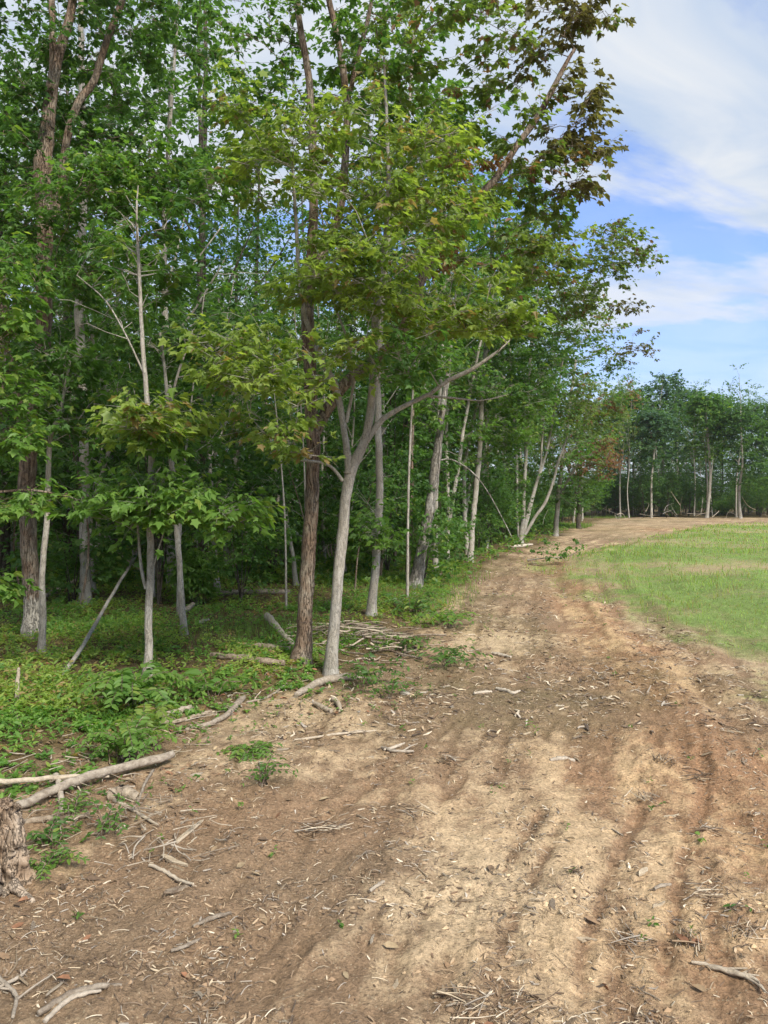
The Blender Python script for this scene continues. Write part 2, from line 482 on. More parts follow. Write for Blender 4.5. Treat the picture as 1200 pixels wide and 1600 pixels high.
def wood_material(name, c0, c1):
    """dead, weathered wood: grain, grey patches; every object its own shade"""
    m, t, o = new_mat(name)
    L = t.links.new
    b = nd(t, 'ShaderNodeBsdfPrincipled'); setin(b, Roughness=0.85)
    b.inputs['Specular IOR Level'].default_value = 0.2
    tc = nd(t, 'ShaderNodeTexCoord')
    n1 = nd(t, 'ShaderNodeTexNoise'); setin(n1, Scale=22.0, Detail=9.0, Roughness=0.75)
    L(tc.outputs['Object'], n1.inputs['Vector'])
    oi = nd(t, 'ShaderNodeObjectInfo')
    ad = nd(t, 'ShaderNodeMath', operation='ADD'); L(n1.outputs['Fac'], ad.inputs[0])
    rr = nd(t, 'ShaderNodeMapRange'); setin(rr, **{'To Min': -0.16, 'To Max': 0.16}); L(oi.outputs['Random'], rr.inputs['Value'])
    L(rr.outputs[0], ad.inputs[1])
    rp = nd(t, 'ShaderNodeValToRGB')
    rp.color_ramp.elements[0].position = 0.30; rp.color_ramp.elements[0].color = (*c0, 1)
    rp.color_ramp.elements[1].position = 0.68; rp.color_ramp.elements[1].color = (*c1, 1)
    L(ad.outputs[0], rp.inputs['Fac'])
    L(rp.outputs['Color'], b.inputs['Base Color'])
    bp = nd(t, 'ShaderNodeBump'); setin(bp, Strength=0.9, Distance=0.02)
    L(n1.outputs['Fac'], bp.inputs['Height']); L(bp.outputs[0], b.inputs['Normal'])
    L(b.outputs[0], o.inputs['Surface'])
    return m


def attr_material(name, rough=0.85):
    m, t, o = new_mat(name)
    L = t.links.new
    at = nd(t, 'ShaderNodeAttribute', attribute_name='col')
    b = nd(t, 'ShaderNodeBsdfPrincipled'); setin(b, Roughness=rough)
    b.inputs['Specular IOR Level'].default_value = 0.2
    tc = nd(t, 'ShaderNodeTexCoord')
    n1 = nd(t, 'ShaderNodeTexNoise'); setin(n1, Scale=40.0, Detail=5.0, Roughness=0.6)
    L(tc.outputs['Object'], n1.inputs['Vector'])
    r1 = nd(t, 'ShaderNodeMapRange'); setin(r1, **{'From Min': 0.3, 'From Max': 0.7, 'To Min': 0.7, 'To Max': 1.25})
    L(n1.outputs['Fac'], r1.inputs['Value'])
    sc = nd(t, 'ShaderNodeVectorMath', operation='SCALE'); L(at.outputs['Color'], sc.inputs[0]); L(r1.outputs[0], sc.inputs['Scale'])
    L(sc.outputs[0], b.inputs['Base Color'])
    L(b.outputs[0], o.inputs['Surface'])
    return m


M_GROUND = ground_material()
M_LEAF = leaf_material()
M_BROWN = bark_material('brown_furrowed_bark', (0.200, 0.140, 0.095), (0.255, 0.215, 0.160), 1.0, 0.9, 0.42)
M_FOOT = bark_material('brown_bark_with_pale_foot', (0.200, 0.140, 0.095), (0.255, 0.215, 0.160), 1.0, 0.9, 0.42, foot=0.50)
M_GREY = bark_material('grey_maple_bark', (0.285, 0.255, 0.205), (0.37, 0.345, 0.295), 0.8, 0.5, 0.62, 6.0)
M_PALE = bark_material('pale_bark', (0.34, 0.305, 0.245), (0.44, 0.405, 0.34), 0.7, 0.5, 0.55, 6.0)
M_DARK = bark_material('dark_wet_bark', (0.10, 0.080, 0.058), (0.165, 0.145, 0.11), 0.9, 0.9, 0.35)
M_SNAG = bark_material('weathered_snag_wood', (0.22, 0.195, 0.16), (0.42, 0.39, 0.34), 0.9, 0.9, 0.30, 2.5)
M_STUMP = bark_material('stump_bark', (0.25, 0.175, 0.115), (0.36, 0.29, 0.215), 0.9, 0.8, 0.5, 8.0)
M_WOOD = wood_material('weathered_dead_wood', (0.16, 0.115, 0.078), (0.50, 0.42, 0.31))
M_LOG = wood_material('pale_log_wood', (0.19, 0.15, 0.11), (0.50, 0.43, 0.335))
M_CHIP = wood_material('fresh_chip_wood', (0.18, 0.125, 0.078), (0.46, 0.36, 0.24))
M_CUT = wood_material('split_wood_face', (0.33, 0.25, 0.16), (0.55, 0.46, 0.33))
M_STONE = wood_material('field_stone', (0.24, 0.21, 0.17), (0.46, 0.41, 0.34))
M_LITTER = attr_material('litter')
M_PETAL = attr_material('petal', 0.6)

# ------------------------------------------------------------------ helpers: meshes


class MB:
    """collects verts, polygons, colours and material slots; build() links one mesh object"""

    def __init__(self):
        self.v, self.c, self.l, self.s, self.m = [], [], [], [], []
        self.n = 0

    def add(self, verts, faces, col=(1, 1, 1), mat=0):
        verts = np.asarray(verts, float).reshape(-1, 3)
        faces = np.asarray(faces, np.int64)
        col = np.broadcast_to(np.asarray(col, float), (len(verts), 3))
        self.v.append(verts); self.c.append(col)
        self.l.append((faces + self.n).ravel())
        self.s.append(np.full(len(faces), faces.shape[1]))
        self.m.append(np.full(len(faces), mat))
        self.n += len(verts)

    def mesh(self, name, mats, smooth=True, origin=(0, 0, 0)):
        me = bpy.data.meshes.new(name)
        v = np.concatenate(self.v) - np.asarray(origin, float)
        l = np.concatenate(self.l); s = np.concatenate(self.s); mi = np.concatenate(self.m)
        me.vertices.add(len(v)); me.vertices.foreach_set('co', v.astype(np.float32).ravel())
        me.loops.add(len(l)); me.loops.foreach_set('vertex_index', l.astype(np.int32))
        me.polygons.add(len(s))
        st = np.concatenate([[0], np.cumsum(s)[:-1]])
        me.polygons.foreach_set('loop_start', st.astype(np.int32))
        me.polygons.foreach_set('material_index', mi.astype(np.int32))
        me.polygons.foreach_set('use_smooth', np.full(len(s), smooth))
        c = np.concatenate(self.c)
        a = me.attributes.new('col', 'FLOAT_COLOR', 'POINT')
        a.data.foreach_set('color', np.concatenate([c, np.ones((len(c), 1))], 1).astype(np.float32).ravel())
        for m in mats:
            me.materials.append(m)
        me.update(calc_edges=True)
        return me


def link(name, data, parent=None, loc=(0, 0, 0), rot=(0, 0, 0), sc=(1, 1, 1)):
    o = bpy.data.objects.new(name, data)
    scene.collection.objects.link(o)
    o.parent = parent
    o.location = tuple(float(q) for q in loc); o.rotation_euler = rot; o.scale = sc
    return o


def tag(o, label, cat, group=None, kind=None):
    o['label'] = label
    o['category'] = cat
    if group:
        o['group'] = group
    if kind:
        o['kind'] = kind
    return o


def copy_tree(o, parent=None):
    c = o.copy()
    scene.collection.objects.link(c)
    c.parent = parent
    for ch in o.children:
        copy_tree(ch, c)
    return c


def catmull(P, step):
    P = np.asarray(P, float)
    if len(P) == 2:
        n = max(2, int(np.linalg.norm(P[1] - P[0]) / step) + 1)
        return P[0] + (P[1] - P[0]) * np.linspace(0, 1, n)[:, None]
    Q = np.vstack([2 * P[0] - P[1], P, 2 * P[-1] - P[-2]])
    out = []
    for i in range(1, len(Q) - 2):
        p0, p1, p2, p3 = Q[i - 1:i + 3]
        n = max(2, int(np.linalg.norm((p2 - p1)[:3]) / step) + 1)
        t = np.linspace(0, 1, n, endpoint=False)[:, None]
        out.append(0.5 * ((2 * p1) + (p2 - p0) * t + (2 * p0 - 5 * p1 + 4 * p2 - p3) * t ** 2 + (3 * p1 - p0 - 3 * p2 + p3) * t ** 3))
    out.append(P[-1:])
    return np.vstack(out)


def tube(mb, pts, rad, sides=6, col=(1, 1, 1), mat=0, rough=0.0, cap=True):
    pts = np.asarray(pts, float); n = len(pts)
    rad = np.broadcast_to(np.asarray(rad, float), (n,))
    tan = np.gradient(pts, axis=0)
    tan /= np.linalg.norm(tan, axis=1)[:, None] + 1e-12
    ref = np.array([0.0, 1, 0]) if abs(tan[:, 1]).mean() < 0.8 else np.array([1.0, 0, 0])
    u = np.cross(tan, ref); u /= np.linalg.norm(u, axis=1)[:, None] + 1e-12
    v = np.cross(tan, u)
    a = np.linspace(0, 2 * np.pi, sides, endpoint=False)
    r = rad[:, None] * np.ones((1, sides))
    if rough:
        r = r * (1 + rough * (rng.random((n, sides)) - 0.5) + rough * 0.8 * (rng.random((n, 1)) - .5))
    V = pts[:, None, :] + r[..., None] * (np.cos(a)[None, :, None] * u[:, None, :] + np.sin(a)[None, :, None] * v[:, None, :])
    i = np.arange(n - 1)[:, None] * sides; j = np.arange(sides)[None, :]
    q = np.stack([i + j, i + (j + 1) % sides, i + sides + (j + 1) % sides, i + sides + j], -1).reshape(-1, 4)
    mb.add(V.reshape(-1, 3), q[:, ::-1], col, mat)
    if cap:
        e = V[-1]; c = e.mean(0) + tan[-1] * rad[-1] * 0.25
        vv = np.vstack([e, c]); f = np.stack([np.arange(sides), (np.arange(sides) + 1) % sides, np.full(sides, sides)], 1)
        mb.add(vv, f[:, ::-1], col, mat)
        e = V[0]; c = e.mean(0) - tan[0] * rad[0] * 0.25
        mb.add(np.vstack([e, c]), f, col, mat)


# leaf outlines: stem at the origin, tip along +x, face up; each half folds up from the midrib
MAPLE_V = np.array([(0, 0, 0), (1, 0, -.10), (-.02, .33, -.02), (.20, .27, .05), (.50, .50, -.02), (.54, .23, .05), (-.02, -.33, -.02), (.20, -.27, .05), (.50, -.50, -.02), (.54, -.23, .05)])
MAPLE_F = np.array([(0, 1, 5, 4, 3, 2), (1, 0, 6, 7, 8, 9)])
OVAL_V = np.array([(0, 0, 0), (1, 0, -.06), (.30, .24, .05), (.70, .19, .03), (.30, -.24, .05), (.70, -.19, .03)])
OVAL_F = np.array([(0, 1, 3, 2), (1, 0, 4, 5)])
DIAM_V = np.array([(0, 0, 0), (1, 0, -.05), (.42, .40, .06), (.42, -.40, .06)])
DIAM_F = np.array([(0, 1, 2), (1, 0, 3)])
LEAF = {'maple': (MAPLE_V, MAPLE_F), 'oval': (OVAL_V, OVAL_F), 'diamond': (DIAM_V, DIAM_F)}


def add_leaves(mb, P, axis, normal, size, col, kind='maple', mat=0):
    V, Fc = LEAF[kind]
    axis = axis / (np.linalg.norm(axis, axis=1)[:, None] + 1e-9)
    side = np.cross(normal, axis); side /= np.linalg.norm(side, axis=1)[:, None] + 1e-9
    nor = np.cross(axis, side)
    n, k = len(P), len(V)
    curl = rng.uniform(-.5, 2.6, (n, 1)); wide = rng.uniform(.7, 1.12, (n, 1)); bow = rng.normal(-.05, .10, (n, 1))
    vz = V[None, :, 2] * curl + bow * V[None, :, 0] ** 2
    X = P[:, None] + size[:, None, None] * (V[None, :, 0, None] * axis[:, None] + (V[None, :, 1] * wide)[..., None] * side[:, None] + vz[..., None] * nor[:, None])
    f = (np.arange(n)[:, None, None] * k + Fc[None]).reshape(-1, Fc.shape[1])
    mb.add(X.reshape(-1, 3), f, np.repeat(col, k, axis=0), mat)


# leaf colours (base colours of the leaf itself; the far blue carries haze too): from, to
HUES = {
    'deep': ((0.038, 0.094, 0.028), (0.088, 0.172, 0.038)),
    'mid': ((0.056, 0.138, 0.032), (0.125, 0.230, 0.050)),
    'fresh': ((0.085, 0.185, 0.036), (0.175, 0.290, 0.060)),
    'yellow': ((0.125, 0.205, 0.038), (0.255, 0.325, 0.070)),
    'olive': ((0.086, 0.148, 0.036), (0.165, 0.222, 0.056)),
    'maroon': ((0.085, 0.066, 0.034), (0.135, 0.132, 0.052)),
    'rust': ((0.145, 0.078, 0.046), (0.235, 0.128, 0.078)),
    'tan': ((0.21, 0.160, 0.066), (0.30, 0.225, 0.095)),
    'haze_blue': ((0.046, 0.105, 0.056), (0.092, 0.170, 0.080)),  # haze of the distance put into the leaf colour
}
STRAY = {'deep': 'mid', 'mid': 'yellow', 'fresh': 'yellow', 'yellow': 'tan', 'olive': 'rust', 'maroon': 'olive', 'rust': 'tan', 'tan': 'rust', 'haze_blue': 'mid'}


def leaf_colours(hue_names, n_each, stray=0.06):
    """one colour per leaf, a shade per spray plus a shade per leaf"""
    n = len(hue_names)
    lo = np.array([HUES[h][0] for h in hue_names]); hi = np.array([HUES[h][1] for h in hue_names])
    slo = np.array([HUES[STRAY[h]][0] for h in hue_names]); shi = np.array([HUES[STRAY[h]][1] for h in hue_names])
    base = rng.random((n, 1))
    t = np.clip(base * 0.6 + rng.random((n, n_each)) * 0.5, 0, 1)[..., None]
    c = lo[:, None] * (1 - t) + hi[:, None] * t
    sc = slo[:, None] * (1 - t) + shi[:, None] * t
    m = (rng.random((n, n_each)) < stray + 0.25 * (rng.random((n, 1)) < 0.08))[..., None]
    return np.where(m, sc, c)


def sprays(mb, C, D, hues, twigs=5, per=7, reach=0.42, leaf=0.10, kind='maple', lmat=0, tmat=1, tilt=0.45, droop=0.35, stray=0.06, twig_r=0.0035, tw_sides=3, flat=0.35):
    """fans of twigs with leaves on both sides, at each C, opening along D"""
    n = len(C)
    if n == 0:
        return
    az0 = np.arctan2(D[:, 1], D[:, 0])
    az = az0[:, None] + rng.normal(0, 0.75, (n, twigs))
    el = rng.normal(0.12, flat, (n, twigs)) + 0.35 * np.clip(D[:, 2], -1, 1)[:, None]
    T = np.stack([np.cos(az) * np.cos(el), np.sin(az) * np.cos(el), np.sin(el)], -1)
    ln = reach * rng.uniform(0.55, 1.15, (n, twigs))
    hd = D.copy(); hd[:, 2] *= 0.3
    B = C - hd * reach * 0.35
    B = B[:, None] + rng.normal(0, 0.05 * reach, (n, twigs, 3))
    # twigs
    if tw_sides:
        S = B.reshape(-1, 3); E = (B + T * ln[..., None]).reshape(-1, 3)
        up = np.cross(T.reshape(-1, 3), rng.normal(0, 1, (n * twigs, 3))); up /= np.linalg.norm(up, axis=1)[:, None] + 1e-9
        u2 = np.cross(T.reshape(-1, 3), up)
        a = np.arange(3) * 2 * np.pi / 3
        ring = np.cos(a)[None, :, None] * up[:, None] + np.sin(a)[None, :, None] * u2[:, None]
        V = np.concatenate([S[:, None] + ring * twig_r, E[:, None]], 1)
        f = np.array([(0, 1, 3), (1, 2, 3), (2, 0, 3)])
        F = (np.arange(len(S))[:, None, None] * 4 + f[None]).reshape(-1, 3)
        mb.add(V.reshape(-1, 3), F, (1, 1, 1), tmat)
    fr = rng.uniform(0.18, 1.05, (n, twigs, per))
    P = B[:, :, None] + T[:, :, None] * (ln[..., None] * fr)[..., None]
    sgn = np.where(rng.random((n, twigs, per)) < 0.5, -1, 1) * rng.uniform(0.15, 1.25, (n, twigs, per))
    la = az[..., None] + sgn
    dr = -np.abs(rng.normal(droop, 0.3, (n, twigs, per)))
    A = np.stack([np.cos(la) * np.cos(dr), np.sin(la) * np.cos(dr), np.sin(dr)], -1)
    P = P + A * (0.35 * leaf)
    N = np.concatenate([rng.normal(0, tilt, (n, twigs, per, 2)), np.ones((n, twigs, per, 1))], -1)
    sz = leaf * rng.uniform(0.45, 1.25, (n, twigs, per))
    col = leaf_colours(hues, twigs * per, stray)
    add_leaves(mb, P.reshape(-1, 3), A.reshape(-1, 3), N.reshape(-1, 3), sz.ravel(), col.reshape(-1, 3), kind, lmat)


def grow(mb, skel_p, skel_r, C, tmat=1, sides=4, rmax=0.022, stiff=0.22, maxlen=99.0):
    """reach every spray from the nearest wood below it; returns kept spray places and the way they point"""
    if len(C) == 0:
        return C, C
    P = list(np.asarray(skel_p)); Rr = list(skel_r)
    A = np.array(P); AR = np.array(Rr)
    d0 = np.array([np.min(np.linalg.norm(A - c, axis=1)) for c in C])
    order = np.argsort(d0)
    buf = np.zeros((len(A) + len(C) * 7, 3)); bufr = np.zeros(len(buf)); k = len(A)
    buf[:k] = A; bufr[:k] = AR
    keep, dirs = [], []
    for i in order:
        c = C[i]
        dv = buf[:k] - c
        cost = np.sqrt((dv ** 2).sum(1)) + 0.9 * np.clip(dv[:, 2] + 0.12, 0, None)
        j = int(np.argmin(cost))
        s = buf[j]; L = float(np.linalg.norm(c - s))
        if L > maxlen:
            continue
        n = 3 if L < 0.5 else 5 if L < 1.4 else 7
        mid = (s + c) / 2 + np.array([0, 0, stiff * L * (0.3 if c[2] > s[2] else 1.0)]) + rng.normal(0, 0.07 * L, 3)
        t = np.linspace(0, 1, n)[:, None]
        pts = (1 - t) ** 2 * s + 2 * t * (1 - t) * mid + t ** 2 * c
        pts[1:-1] += rng.normal(0, 0.02 * L, (n - 2, 3))
        r0 = min(bufr[j] * 0.62, rmax, 0.0045 + 0.0085 * L)
        rad = np.linspace(max(r0, 0.0035), 0.003, n)
        if L > 0.08:
            tube(mb, pts, rad, sides, mat=tmat, cap=False)
            m = n - 1
            buf[k:k + m] = pts[1:]; bufr[k:k + m] = np.maximum(rad[1:], 0.006); k += m
        d = pts[-1] - pts[-2]
        dirs.append(d / (np.linalg.norm(d) + 1e-9)); keep.append(i)
    return C[keep], np.array(dirs)


def px_blob(px, py, d, rx, ry, dr, n):
    """n spray places in a rounded mass; middle and reach in photograph pixels, dr in metres"""
    c = W(px, py, d); k = d / FPX
    q = rng.normal(0, 1, (n, 3)); q /= np.linalg.norm(q, axis=1)[:, None]
    q *= (rng.random((n, 1)) ** 0.42)
    return c + q * np.array([rx * k, dr, ry * k])


EXTRA = {}


def tree(name, label, cat, base, stems, blobs, bark, d=None, leaf=0.10, kind='maple', sides=12, twigs=5, per=7, reach=0.42, droop=0.35, tilt=0.45,
         group=None, fork_from=0.3, rmax=0.024, step=0.12, flare=1.4, stray=0.06, ground=True, stiff=0.22, tw_sides=3, flat=0.35, bare=(), branch_sides=4, thin=1.0, ws=1.0):
    """stems: lists of (px, py, width px[, d offset]); the first is the trunk, the others limbs.  blobs: (px, py, d offset, rx, ry, dr, n, hue)"""
    bx, by = base
    g = G(bx, by)
    d = g[1] if d is None else d
    z0 = hz(W(bx, by, d)[0], d)
    root_loc = np.array([W(bx, by, d)[0], d, z0])
    e = link(name, None, None, root_loc)
    tag(e, label, cat, group)
    skel_p, skel_r = [], []
    for si, st in enumerate(stems):
        P = []
        for q in st:
            off = q[3] if len(q) > 3 else 0.0
            w = W(q[0], q[1], d + off)
            P.append([*w, ws * q[2] * 0.5 * (d + off) / FPX])
        P = np.array(P)
        if si == 0 and ground:
            P[0, 2] = z0
        S = catmull(P, step)
        pts, rad = S[:, :3], np.clip(S[:, 3], 0.003, None)
        if len(pts) > 4:
            w = np.cumsum(rng.normal(0, 1, (len(pts), 3)), 0)
            w -= np.linspace(0, 1, len(pts))[:, None] * w[-1]
            pts = pts + w * rad[:, None] * 0.09 * np.array([1, 1, 0.2])
        mb = MB()
        if si == 0 and ground:
            hgt = pts[:, 2] - z0
            rad = rad * (1 + (flare - 1) * np.exp(-hgt / (rad[0] * 1.6)))
            pts = np.vstack([pts[0] - np.array([0, 0, 0.25]), pts]); rad = np.concatenate([[rad[0] * 1.1], rad])
        tube(mb, pts, rad, sides, rough=0.07 if rad.max() > 0.03 else 0.15)
        nm = 'trunk' if si == 0 else 'limb'
        link(nm, mb.mesh(nm, [bark], True, root_loc), e)
        ff = int(len(pts) * (fork_from if si == 0 else 0.15))
        skel_p.append(pts[ff:]); skel_r.append(rad[ff:])
    skel_p = np.vstack(skel_p); skel_r = np.concatenate(skel_r)
    mb = MB()
    Cs, H = [], []
    for b in blobs:
        nb = max(3, int(b[6] * thin))
        Cs.append(px_blob(b[0], b[1], d + b[2], b[3], b[4], b[5], nb)); H += [b[7]] * nb
    if Cs:
        C = np.vstack(Cs); H = np.array(H)
        idx = np.arange(len(C))
        m2 = MB()
        C2, D2 = grow(m2, skel_p, skel_r, C, sides=branch_sides, rmax=rmax, stiff=stiff)
        # hue follows the place: look up by nearest source
        order = [int(np.argmin(((C - c) ** 2).sum(1))) for c in C2]
        sprays(m2, C2, D2, list(H[order]), twigs, per, reach, leaf, kind, 0, 1, tilt, droop, stray, tw_sides=tw_sides, flat=flat)
        cr = link('crown', m2.mesh('crown', [M_LEAF, bark], False, root_loc), e)
        cr['kind'] = 'stuff'
    for b in bare:      # leafless twigs
        mb = MB()
        C = px_blob(b[0], b[1], d + b[2], b[3], b[4], b[5], b[6])
        grow(mb, skel_p, skel_r, C, tmat=0, sides=4, rmax=0.012)
        tw = link('twig_spray', mb.mesh('twig_spray', [bark], True, root_loc), e)
        tw['kind'] = 'stuff'
    return e


# ================================================================== the ground
def build_ground():
    fov = np.radians(np.arange(-36, 36.01, 0.16))
    rest = np.radians(np.concatenate([np.arange(40, 320.1, 4)]))
    ang = np.concatenate([fov, rest])                         # clockwise from +Y
    rad = np.concatenate([[0.4, 0.8, 1.2, 1.6], 1.9 * np.exp(np.arange(0, 560) * 0.0082), [200, 240, 300, 380]])
    rad = np.unique(rad)
    A, Rr = np.meshgrid(ang, rad)
    x = (Rr * np.sin(A)).ravel(); y = (Rr * np.cos(A)).ravel()
    z = height(x, y)
    z = np.where(Rr.ravel() > 210, z * 0.2, z)
    c, f, g = ground_colour(x, y)
    V = np.stack([x, y, z], 1)
    na, nr = len(ang), len(rad)
    i = np.arange(nr - 1)[:, None] * na; j = np.arange(na)[None, :]
    q = np.stack([i + j, i + (j + 1) % na, i + na + (j + 1) % na, i + na + j], -1).reshape(-1, 4)
    fc, gc = f[q].mean(1), g[q].mean(1)
    ctr = V[q].mean(1)
    dt, _, _ = seg_dist(ctr[:, 0], ctr[:, 1], TRACK)
    zone = np.where(fc > 0, 0, np.where(gc > 0, 1, 2))
    # normals of the whole sheet, so that the borders between its pieces do not show
    nrm = np.zeros_like(V)
    fn = np.cross(V[q[:, 2]] - V[q[:, 0]], V[q[:, 3]] - V[q[:, 1]])
    for k in range(4):
        np.add.at(nrm, q[:, k], fn)
    nrm /= np.linalg.norm(nrm, axis=1)[:, None] + 1e-12
    nrm *= np.sign(nrm[:, 2:3])
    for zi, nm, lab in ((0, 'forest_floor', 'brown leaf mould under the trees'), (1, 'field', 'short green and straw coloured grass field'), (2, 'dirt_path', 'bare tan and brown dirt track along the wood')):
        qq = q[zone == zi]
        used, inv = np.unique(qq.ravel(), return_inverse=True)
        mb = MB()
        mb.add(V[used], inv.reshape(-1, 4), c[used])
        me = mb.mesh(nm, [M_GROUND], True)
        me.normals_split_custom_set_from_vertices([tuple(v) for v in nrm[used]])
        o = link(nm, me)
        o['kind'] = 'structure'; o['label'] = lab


build_ground()

# ================================================================== the trees one can tell apart
# big maple on the left with a forked trunk
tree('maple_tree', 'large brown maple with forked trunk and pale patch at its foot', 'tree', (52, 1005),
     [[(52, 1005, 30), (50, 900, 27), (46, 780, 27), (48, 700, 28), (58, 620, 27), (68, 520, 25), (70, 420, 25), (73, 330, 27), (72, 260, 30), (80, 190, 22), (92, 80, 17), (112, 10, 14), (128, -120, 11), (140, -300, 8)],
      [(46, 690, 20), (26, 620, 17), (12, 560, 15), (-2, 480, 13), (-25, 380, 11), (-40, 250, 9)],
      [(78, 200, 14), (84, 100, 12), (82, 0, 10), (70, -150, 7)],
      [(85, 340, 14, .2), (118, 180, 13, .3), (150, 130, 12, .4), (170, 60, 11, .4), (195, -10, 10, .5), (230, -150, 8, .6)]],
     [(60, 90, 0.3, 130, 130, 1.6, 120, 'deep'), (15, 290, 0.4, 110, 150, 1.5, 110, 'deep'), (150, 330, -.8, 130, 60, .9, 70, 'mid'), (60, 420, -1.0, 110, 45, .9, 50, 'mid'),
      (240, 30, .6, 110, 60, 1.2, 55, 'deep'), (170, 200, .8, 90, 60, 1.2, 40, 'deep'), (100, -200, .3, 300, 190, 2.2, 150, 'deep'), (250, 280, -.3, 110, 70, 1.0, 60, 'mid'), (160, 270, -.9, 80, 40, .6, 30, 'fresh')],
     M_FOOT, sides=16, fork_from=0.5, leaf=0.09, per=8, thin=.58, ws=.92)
tree('maple_sapling', 'slim grey sapling standing against the large forked maple', 'sapling', (66, 1030),
     [[(66, 1030, 11), (69, 940, 10), (66, 900, 9), (72, 830, 9), (76, 740, 8), (79, 680, 7), (95, 640, 5), (110, 560, 4)]],
     [(110, 630, .2, 80, 80, .8, 44, 'mid'), (70, 560, .1, 60, 50, .8, 22, 'mid')], M_GREY, fork_from=.6)
tree('oak_tree', 'straight grey trunk with a dark knot at its foot, behind the sapling', 'tree', (133, 955),
     [[(133, 955, 19), (131, 900, 16), (128, 800, 15), (127, 680, 14), (124, 560, 14), (126, 430, 13), (130, 250, 11), (128, 60, 9), (130, -150, 6)]],
     [(130, 480, .4, 120, 60, 1.6, 50, 'mid'), (110, 640, .2, 110, 40, 1.4, 40, 'deep'), (150, 150, 1.0, 130, 160, 1.8, 90, 'deep'), (170, -80, 1, 170, 120, 2, 60, 'deep')], M_GREY, sides=14, fork_from=.5, leaf=.1, thin=.6)
tree('maple_tree', 'thin pale grey tree with twin stubs at its foot and a bare top', 'tree', (229, 1075),
     [[(229, 1075, 19), (231, 1000, 15), (232, 900, 14), (233, 800, 12), (234, 690, 11), (226, 590, 9), (219, 500, 7.5), (215, 400, 6), (213, 330, 4), (216, 290, 2)],
      [(228, 920, 7), (221, 890, 6), (217, 850, 5), (214, 800, 4)],
      [(234, 905, 4), (250, 850, 3), (262, 815, 3)],
      [(228, 590, 4), (200, 530, 3), (165, 470, 2.5), (120, 430, 2)]],
     [(240, 790, -.2, 85, 42, .7, 46, 'fresh'), (345, 800, -.2, 70, 20, .5, 20, 'fresh'), (215, 400, .2, 60, 90, .7, 22, 'mid'), (240, 660, -.5, 60, 25, .5, 16, 'yellow'), (250, 690, -.3, 40, 18, .4, 8, 'fresh')], M_GREY, sides=14, fork_from=.2, ws=.82,
     bare=[(160, 470, 0, 80, 70, .5, 14), (225, 380, 0, 50, 90, .5, 16)])
tree('maple_sapling', 'crooked slim sapling forking in two near the green bush', 'sapling', (287, 1000),
     [[(287, 1000, 11), (281, 930, 10), (277, 860, 9), (272, 770, 9), (265, 700, 8), (262, 640, 7), (258, 590, 5), (250, 520, 4)],
      [(262, 650, 5), (276, 590, 4), (288, 555, 3), (300, 520, 2.5)]],
     [(330, 560, .4, 70, 50, .8, 30, 'deep'), (230, 560, .5, 60, 40, .8, 20, 'mid'), (300, 660, -.4, 40, 24, .4, 10, 'yellow')], M_GREY, fork_from=.5)
tree('cherry_tree', 'dark straight trunk rising behind the bright green bush', 'tree', (304, 885),
     [[(304, 885, 17), (304, 800, 15), (306, 700, 14), (308, 600, 13), (310, 480, 12), (315, 300, 10), (320, 100, 7), (322, -50, 5)]],
     [(330, 500, 0, 100, 60, 2, 50, 'deep'), (300, 330, 0, 130, 110, 2.5, 80, 'deep'), (330, 120, 0, 130, 120, 2.5, 70, 'mid'), (330, -80, 0, 150, 90, 2.5, 40, 'mid')], M_DARK, kind='diamond', leaf=.12, reach=.6, thin=.6)
tree('sapling', 'thin bare stem leaning against the brown double-trunked tree', 'sapling', (463, 925),
     [[(463, 925, 8), (458, 870, 7), (446, 800, 6), (432, 740, 5), (424, 715, 4), (415, 650, 3)]],
     [(400, 660, -.3, 60, 40, .6, 16, 'yellow')], M_GREY, fork_from=.7)

